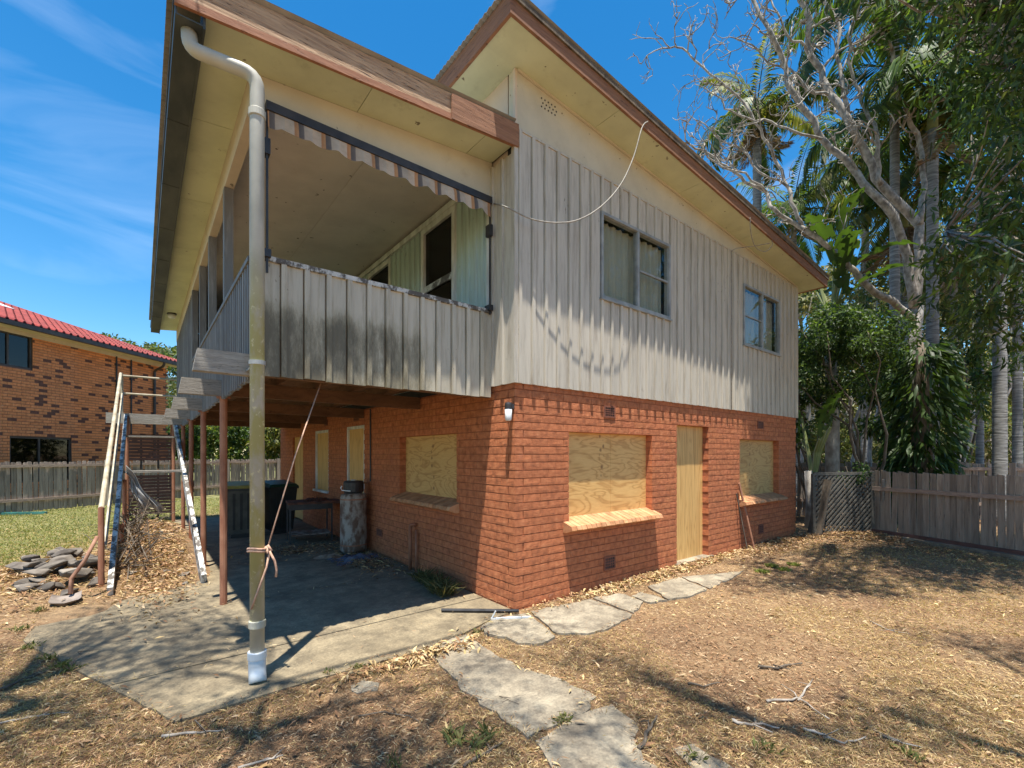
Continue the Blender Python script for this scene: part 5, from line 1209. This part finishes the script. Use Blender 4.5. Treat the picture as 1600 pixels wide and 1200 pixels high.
# background trees
r3 = random.Random(8)
for i in range(15):
    D = r3.uniform(19, 36); px = 1190+i*33+r3.uniform(-14, 14); h = r3.uniform(9, 14.5)
    tree('forest_tree', ['pale sunlit gum tree in the wood beyond the timber fence', 'olive green tree in the wood beyond the timber fence'][i % 2], CW((px-800)/FPX*D, D, -.1), h, h*.24, 34, 60, .30, .12, PALEF if i % 2 == 0 else OLIVE+PALEF, M['palebark'], 'trees in the wood beyond the fence', .16, (r3.uniform(-1, 1), r3.uniform(-1, 1)), .28, i*5.1)
# saplings whose bare trunks show between fence and foliage
for i in range(9):
    D = r3.uniform(13, 18); px = 1255+i*38+r3.uniform(-12, 12)
    tree('slender_tree', 'slender pale trunked tree just behind the timber fence', CW((px-800)/FPX*D, D, -.1), r3.uniform(6.5, 9), 1.5, 18, 55, .2, .07, OLIVE+PALEF+GREEN, M['palebark'], 'slender trees behind the fence', .075, (r3.uniform(-.6, .6), r3.uniform(-.6, .6)), .5, i*3.7+40)
# far wood: one mass
def far_wood(name, label, x0, x1, D, h, n, cols, size):
    px = rng.uniform(x0, x1, n); DD = rng.uniform(D, D*1.35, n); hh = h*(.55+.45*np.array([.5+.5*noise.noise(Vector((p*.016, D, 0))) for p in px])); z = hh*rng.random(n)**.8
    X = (px-800)/FPX*DD; P = np.stack([CX+X*CA+DD*SA, CY-X*SA+DD*CA, z], 1); A = rng.normal(size=(n, 3))
    o = leafobj(name, [leaves(P, A, size*rng.uniform(.6, 1.4, n), size*.5*rng.uniform(.6, 1.4, n), pal(n, cols, .25), .2, .1)], M['leaf'], None, kind='stuff'); o['label'] = label; o['category'] = 'wood'; return o
far_wood('far_wood', 'hazy sunlit wood far beyond the timber fence', 1150, 1800, 34, 11, 17000, PALEF+OLIVE, .7)
far_wood('far_scrub', 'green scrub far beyond the paling fence', -100, 760, 44, 7, 9000, OLIVE+GREEN, .7)
for i, (px, D, zc, rx, cols) in enumerate([(300, 21, 2.2, 1.5, GREEN), (335, 23, 3.0, 1.8, OLIVE), (365, 21.5, 2.2, 1.3, YEL+GREEN), (400, 22.5, 2.6, 1.6, GREEN), (430, 21.5, 2.4, 1.2, YEL+OLIVE), (465, 23, 3.0, 1.7, GREEN), (280, 26, 4.0, 2.2, OLIVE)]):
    shrub('garden_shrub', ['bright green shrub behind the paling fence, seen under the deck', 'olive shrub behind the paling fence, seen under the deck', 'yellow-green shrub behind the paling fence, seen under the deck', 'dark green shrub behind the paling fence, seen under the deck', 'lime and olive shrub behind the paling fence beside the brick wall end', 'green shrub largely hidden by the brick wall end', 'tall olive shrub behind the neighbour house corner'][i], px, D, zc, rx, rx*.9, 4, 26, 90, .2, .09, cols, None, None, 60+i)
for i in range(11):
    D = r3.uniform(17, 27); px = 1225+i*46+r3.uniform(-12, 12)
    shrub('forest_shrub', 'sunlit olive understorey shrub in the wood beyond the timber fence', px, D, r3.uniform(1.6, 3.2), r3.uniform(1.4, 2.2), r3.uniform(1.3, 2.0), 4, 26, 80, .2, .08, (OLIVE+PALEF, YEL+OLIVE, GREEN+OLIVE)[i % 3], None, 'shrubs in the wood beyond the fence', 200+i)
for i, (px, D, h) in enumerate([(232, 42, 12.0), (262, 40, 11.0), (292, 44, 10.5), (205, 47, 12.5), (345, 46, 8)]):
    tree('hill_tree', 'rounded olive green tree rising beyond the neighbouring roof', CW((px-800)/FPX*D, D, -.1), h, h*.33, 40, 90, .35, .16, OLIVE+GREEN, M['bark'], 'trees beyond the neighbouring roof', .2, (0, 0), .3, 100+i)
leafobj('dead_leaves', [leaves(LB[0], rng.normal(size=(LB[1], 3)), rng.uniform(.05, .12, LB[1]), rng.uniform(.015, .035, LB[1]), pal(LB[1], [(.10, .06, .04), (.06, .04, .03), (.16, .10, .06)]), .2, .1)], M['litter'], LB[2], kind='stuff')
# small weeds and grass tufts
def tuft(name, p, n, h, cols, label, group, spread=.08):
    a = rng.random(n)*2*PI; q = np.clip(np.stack([rng.normal(0, spread*.55, n), rng.normal(0, spread*.55, n), np.zeros(n)], 1), -spread, spread); A = np.stack([np.cos(a)*.6, np.sin(a)*.6, rng.uniform(.5, 1.3, n)], 1)
    o = leafobj(name, [leaves(q, A, h*rng.uniform(.5, 1.2, n), .011*rng.uniform(.7, 1.5, n), pal(n, cols), .1, .25)], M['grass'], None); o.location = (p.x, p.y, hgt(p.x, p.y) if name != 'slab_weed' else .0); return tag(o, label, 'weed', group)
WG = [(.11, .13, .04), (.16, .17, .055), (.22, .20, .08)]
for i, q in enumerate([(30, 985), (50, 1010), (75, 1030), (95, 1040), (110, 1045), (60, 960)]): tuft('grass_tuft', G(*q), 34, .075, WG, 'small green weed tuft at the left edge of the patio slab', 'weeds along the slab edge', .05)
for q in [(715, 1160), (745, 1165), (705, 1150), (760, 1150)]: tuft('grass_tuft', G(*q), 26, .11, WG, 'green grass tuft in the litter beside the broken path', 'grass tufts beside the path', .04)
for q in [(1205, 885), (1225, 890), (1190, 893), (1240, 882)]: tuft('grass_tuft', G(*q), 160, .07, [(.2, .24, .05), (.26, .28, .07)], 'bright green weed patch on the dry ground beyond the path end', 'weed patch past the path end', .07)
for q in [(875, 1128), (885, 1122), (515, 1050), (745, 985), (560, 1042)]: tuft('grass_tuft', G(*q), 30, .05, WG, 'tiny weed growing in a crack of the concrete', 'weeds in concrete cracks', .04)
for q in [(690, 925), (703, 930), (680, 915), (668, 908)]: tuft('slab_weed', G(*q)+Vector((-.05, 0, 0)), 170, .26, [(.10, .10, .035), (.16, .14, .06), (.07, .085, .03)], 'shaggy grass clump growing at the foot of the shaded side wall', 'grass clumps at the side wall', .09)
for q in [(1085, 1185), (1200, 1170), (620, 1192), (1420, 1180)]: tuft('grass_tuft', G(*q), 22, .08, WG, 'green tuft in the foreground litter', 'foreground tufts', .05)
# fallen sticks
def stick(pts, r, label, group=None, mat='palebark'):
    P = [G(*q, 0) for q in pts]; o0 = P[0]; Q = []
    for i in range(len(P)-1):
        for k in range(5 if i == len(P)-2 else 4):
            p = P[i].lerp(P[i+1], k/4); j = Vector((rnd.gauss(0, 1), rnd.gauss(0, 1), 0))*r*.6; Q.append(Vector((p.x-o0.x+j.x, p.y-o0.y+j.y, hgt(p.x, p.y)+r*.8+.008)))
    mb = MB().tube(Q, [r*(1-.6*i/(len(Q)-1))*rnd.uniform(.85, 1.15) for i in range(len(Q))], 6); m1 = Q[len(Q)//2]; mb.tube([m1, m1+Vector((rnd.uniform(-.07, .07), rnd.uniform(-.07, .07), .015)), m1+Vector((rnd.uniform(-.13, .13), rnd.uniform(-.13, .13), .01))], [r*.5, r*.4, r*.25], 5)
    o = mb.build('fallen_stick', M['bark' if mat == 'palebark' else mat], None, (o0.x, o0.y, 0), True); return tag(o, label, 'stick', group)
gs = 'sticks lying on the litter'
for pts, r, m in [([(1142, 1127), (1165, 1133), (1195, 1132), (1220, 1139)], .011, 'palebark'), ([(1200, 1095), (1250, 1090), (1295, 1125)], .009, 'palebark'), ([(1250, 1093), (1268, 1060)], .008, 'palebark'), ([(1255, 1138), (1290, 1150), (1320, 1163), (1350, 1152)], .009, 'palebark'), ([(1000, 1172), (1015, 1145), (1027, 1122)], .013, 'darkbark'),
                  ([(0, 1078), (40, 1060), (90, 1042)], .011, 'darkbark'), ([(250, 1152), (300, 1146), (352, 1140)], .010, 'palebark'), ([(375, 1200), (410, 1188), (440, 1183)], .009, 'palebark'), ([(1185, 1040), (1215, 1043), (1250, 1036)], .012, 'darkbark'), ([(785, 1098), (800, 1090), (822, 1085)], .006, 'darkbark'), ([(722, 1198), (755, 1178), (785, 1158)], .010, 'darkbark'),
                  ([(1360, 970), (1390, 985), (1420, 990)], .006, 'palebark'), ([(1075, 1068), (1100, 1072), (1125, 1066)], .009, 'darkbark'), ([(560, 1120), (600, 1112), (640, 1120), (655, 1128)], .006, 'darkbark'), ([(1380, 1150), (1410, 1162), (1445, 1170)], .007, 'palebark'), ([(110, 1040), (125, 1022), (133, 1005)], .006, 'darkbark'), ([(0, 1130), (60, 1118), (110, 1112)], .006, 'palebark')]:
    stick(pts, r, 'fallen pale stick on the dry litter' if m == 'palebark' else 'fallen dark stick on the dry litter', 'pale '+gs if m == 'palebark' else 'dark '+gs, m)

# ------------------------------------------------------------------ ground litter: straw, leaves, dry grass (uncountable)
def scatter(N, d0, d1, pw):
    D = d0*(d1/d0)**(rng.random(N)**pw); X = rng.uniform(-1.22, 1.22, N)*D+0; x = CX+X*CA+D*SA; y = CY-X*SA+D*CA; return x, y, D
def keep(x, y, leak):
    bad = np.zeros(len(x), bool)
    xj, yj = x+rng.normal(0, .035, len(x)), y+rng.normal(0, .035, len(x))
    bad2 = np.zeros(len(x), bool)
    for p in PATIO+PPOLY: bad |= inside(x, y, p); bad2 |= inside(xj, yj, p)
    lk = rng.random(len(x)) < leak; house_ = (x > -.01) & (x < WL) & (y > -.01); return (~bad2 | lk) & ~house_, bad
def zgrid(x, y): return np.array([hgt(a, b) for a, b in zip(x, y)])
STRAW = [(.56, .42, .22), (.52, .39, .19), (.44, .32, .16), (.36, .24, .12), (.28, .16, .08), (.22, .12, .06), (.52, .41, .25), (.40, .26, .12)]
BROWN = [(.30, .17, .09), (.22, .12, .065), (.40, .24, .13), (.16, .09, .05), (.50, .36, .22)]
parts = []
x, y, D = scatter(235000, 1.5, 13, .85); k, bad = keep(x, y, .006)
lawn = (-.83*x+.55*y+1.5) > 8.4; k &= ~(lawn & (rng.random(len(x)) < .8)); x, y, D, bad = x[k], y[k], D[k], bad[k]
z = np.where(bad, .02, zgrid(x, y)+rng.uniform(.0, .014, len(x))); n = len(x); a = rng.random(n)*2*PI; big = rng.random(n) < .035
A = np.stack([np.cos(a), np.sin(a), rng.normal(.08, .22, n)], 1); ln = np.where(big, rng.uniform(.045, .085, n), rng.uniform(.018, .055, n)); wd = np.where(big, rng.uniform(.010, .02, n), rng.uniform(.0025, .006, n))*np.clip(D/4, 1, 2.0)
tone = np.array([noise.noise(Vector((p*.8, q*.8, 9))) for p, q in zip(x, y)]); C = np.where((tone+rng.normal(0, .35, n) > .02)[:, None], pal(n, STRAW, .2), pal(n, BROWN, .22))
up = np.tile([[0, 0, 1.]], (n, 1))+rng.normal(0, .45, (n, 3)); lit_ = leafobj('leaf_litter', [leaves(np.stack([x, y, z], 1), A, ln, wd, C, .2, .05, up)], M['litter'], None, kind='stuff')
lit_['label'] = 'dry straw, bark and leaf litter covering the yard'; lit_['category'] = 'litter'
# thicker leaf drift along the foot of the front wall, at the lattice and on the mound
drift = []
for (cx_, cy_, sx, sy, n) in [(2.6, -.12, 1.7, .09, 2400), (5.8, -.3, 1.2, .22, 2200), (7.9, -.9, .9, .5, 2600), (-2.85, 4.6, .34, 1.4, 3600), (-3.9, 4.6, .5, 1.0, 2200), (-.35, 3.2, .3, .7, 900), (-1.3, -.40, .5, .08, 420), (-1.0, 4.6, .6, .4, 500)]:
    x = rng.normal(cx_, sx*.6, n); y = rng.normal(cy_, sy*.7, n); ok = (x < -.03) | (y < -.015); ok &= ~((x > -.02) & (x < WL+.02) & (y > -.02)); x, y = x[ok], y[ok]; m_ = len(x)
    sl_ = np.zeros(m_, bool)
    for p in PATIO+PPOLY: sl_ |= inside(x, y, p)
    z = np.where(sl_, .012, zgrid(x, y)+.02)+rng.uniform(0, .02, m_); a = rng.random(m_)*2*PI; A = np.stack([np.cos(a), np.sin(a), rng.normal(.1, .3, m_)], 1)
    drift.append(leaves(np.stack([x, y, z], 1), A, rng.uniform(.04, .11, m_), rng.uniform(.01, .026, m_), pal(m_, STRAW[:3]+STRAW[5:]+BROWN[:3] if cy_ < 0 and cx_ < 4 else BROWN+STRAW[2:4], .22), .25, .1, np.tile([[0, 0, 1.]], (m_, 1))+rng.normal(0, .6, (m_, 3))))
dl = leafobj('leaf_drift', drift, M['litter'], None, kind='stuff'); dl['label'] = 'curled dry leaves drifted along the brick wall and over the mound'; dl['category'] = 'litter'
# standing dry grass and the greener lawn by the paling fence
x, y, D = scatter(120000, 1.6, 10, .9); k, bad = keep(x, y, 0); gm = np.array([noise.noise(Vector((p*.55, q*.55, 2))) for p, q in zip(x, y)]) > -.05; k &= gm; x, y, D = x[k], y[k], D[k]; n = len(x)
A = np.stack([rng.normal(0, .7, n), rng.normal(0, .7, n), rng.uniform(.2, 1, n)], 1); g1 = leaves(np.stack([x, y, zgrid(x, y)], 1), A, rng.uniform(.025, .065, n), .0036*np.clip(D/3.5, 1, 2.5), pal(n, [(.52, .38, .18), (.46, .325, .145), (.38, .27, .115), (.56, .42, .22), (.29, .24, .09)], .2), .1, .3)
dg = leafobj('dry_grass', [g1], M['grass'], None, kind='stuff'); dg['label'] = 'short dry straw-coloured grass over the yard'; dg['category'] = 'grass'
n = 60000; D = rng.uniform(6.5, 17, n); X = rng.uniform(-1.2, -.2, n)*D; x = CX+X*CA+D*SA; y = CY-X*SA+D*CA; q = -.83*x+.55*y+1.5+np.array([noise.noise(Vector((a*.6, b*.6, 5))) for a, b in zip(x, y)])*1.2
k = (q > 8.2+rng.normal(0, .35, n)) & ((x < -2.5) | (y > 10.4)); x, y, D = x[k], y[k], D[k]; n = len(x); A = np.stack([rng.normal(0, .5, n), rng.normal(0, .5, n), rng.uniform(.4, 1, n)], 1)
lg = leafobj('lawn', [leaves(np.stack([x, y, zgrid(x, y)], 1), A, rng.uniform(.05, .10, n), .012, pal(n, [(.16, .19, .05), (.22, .23, .07), (.30, .27, .10), (.36, .30, .13), (.12, .16, .04)], .2), .1, .3)], M['grass'], None, kind='stuff'); lg['label'] = 'patchy green lawn below the paling fence'; lg['category'] = 'lawn'
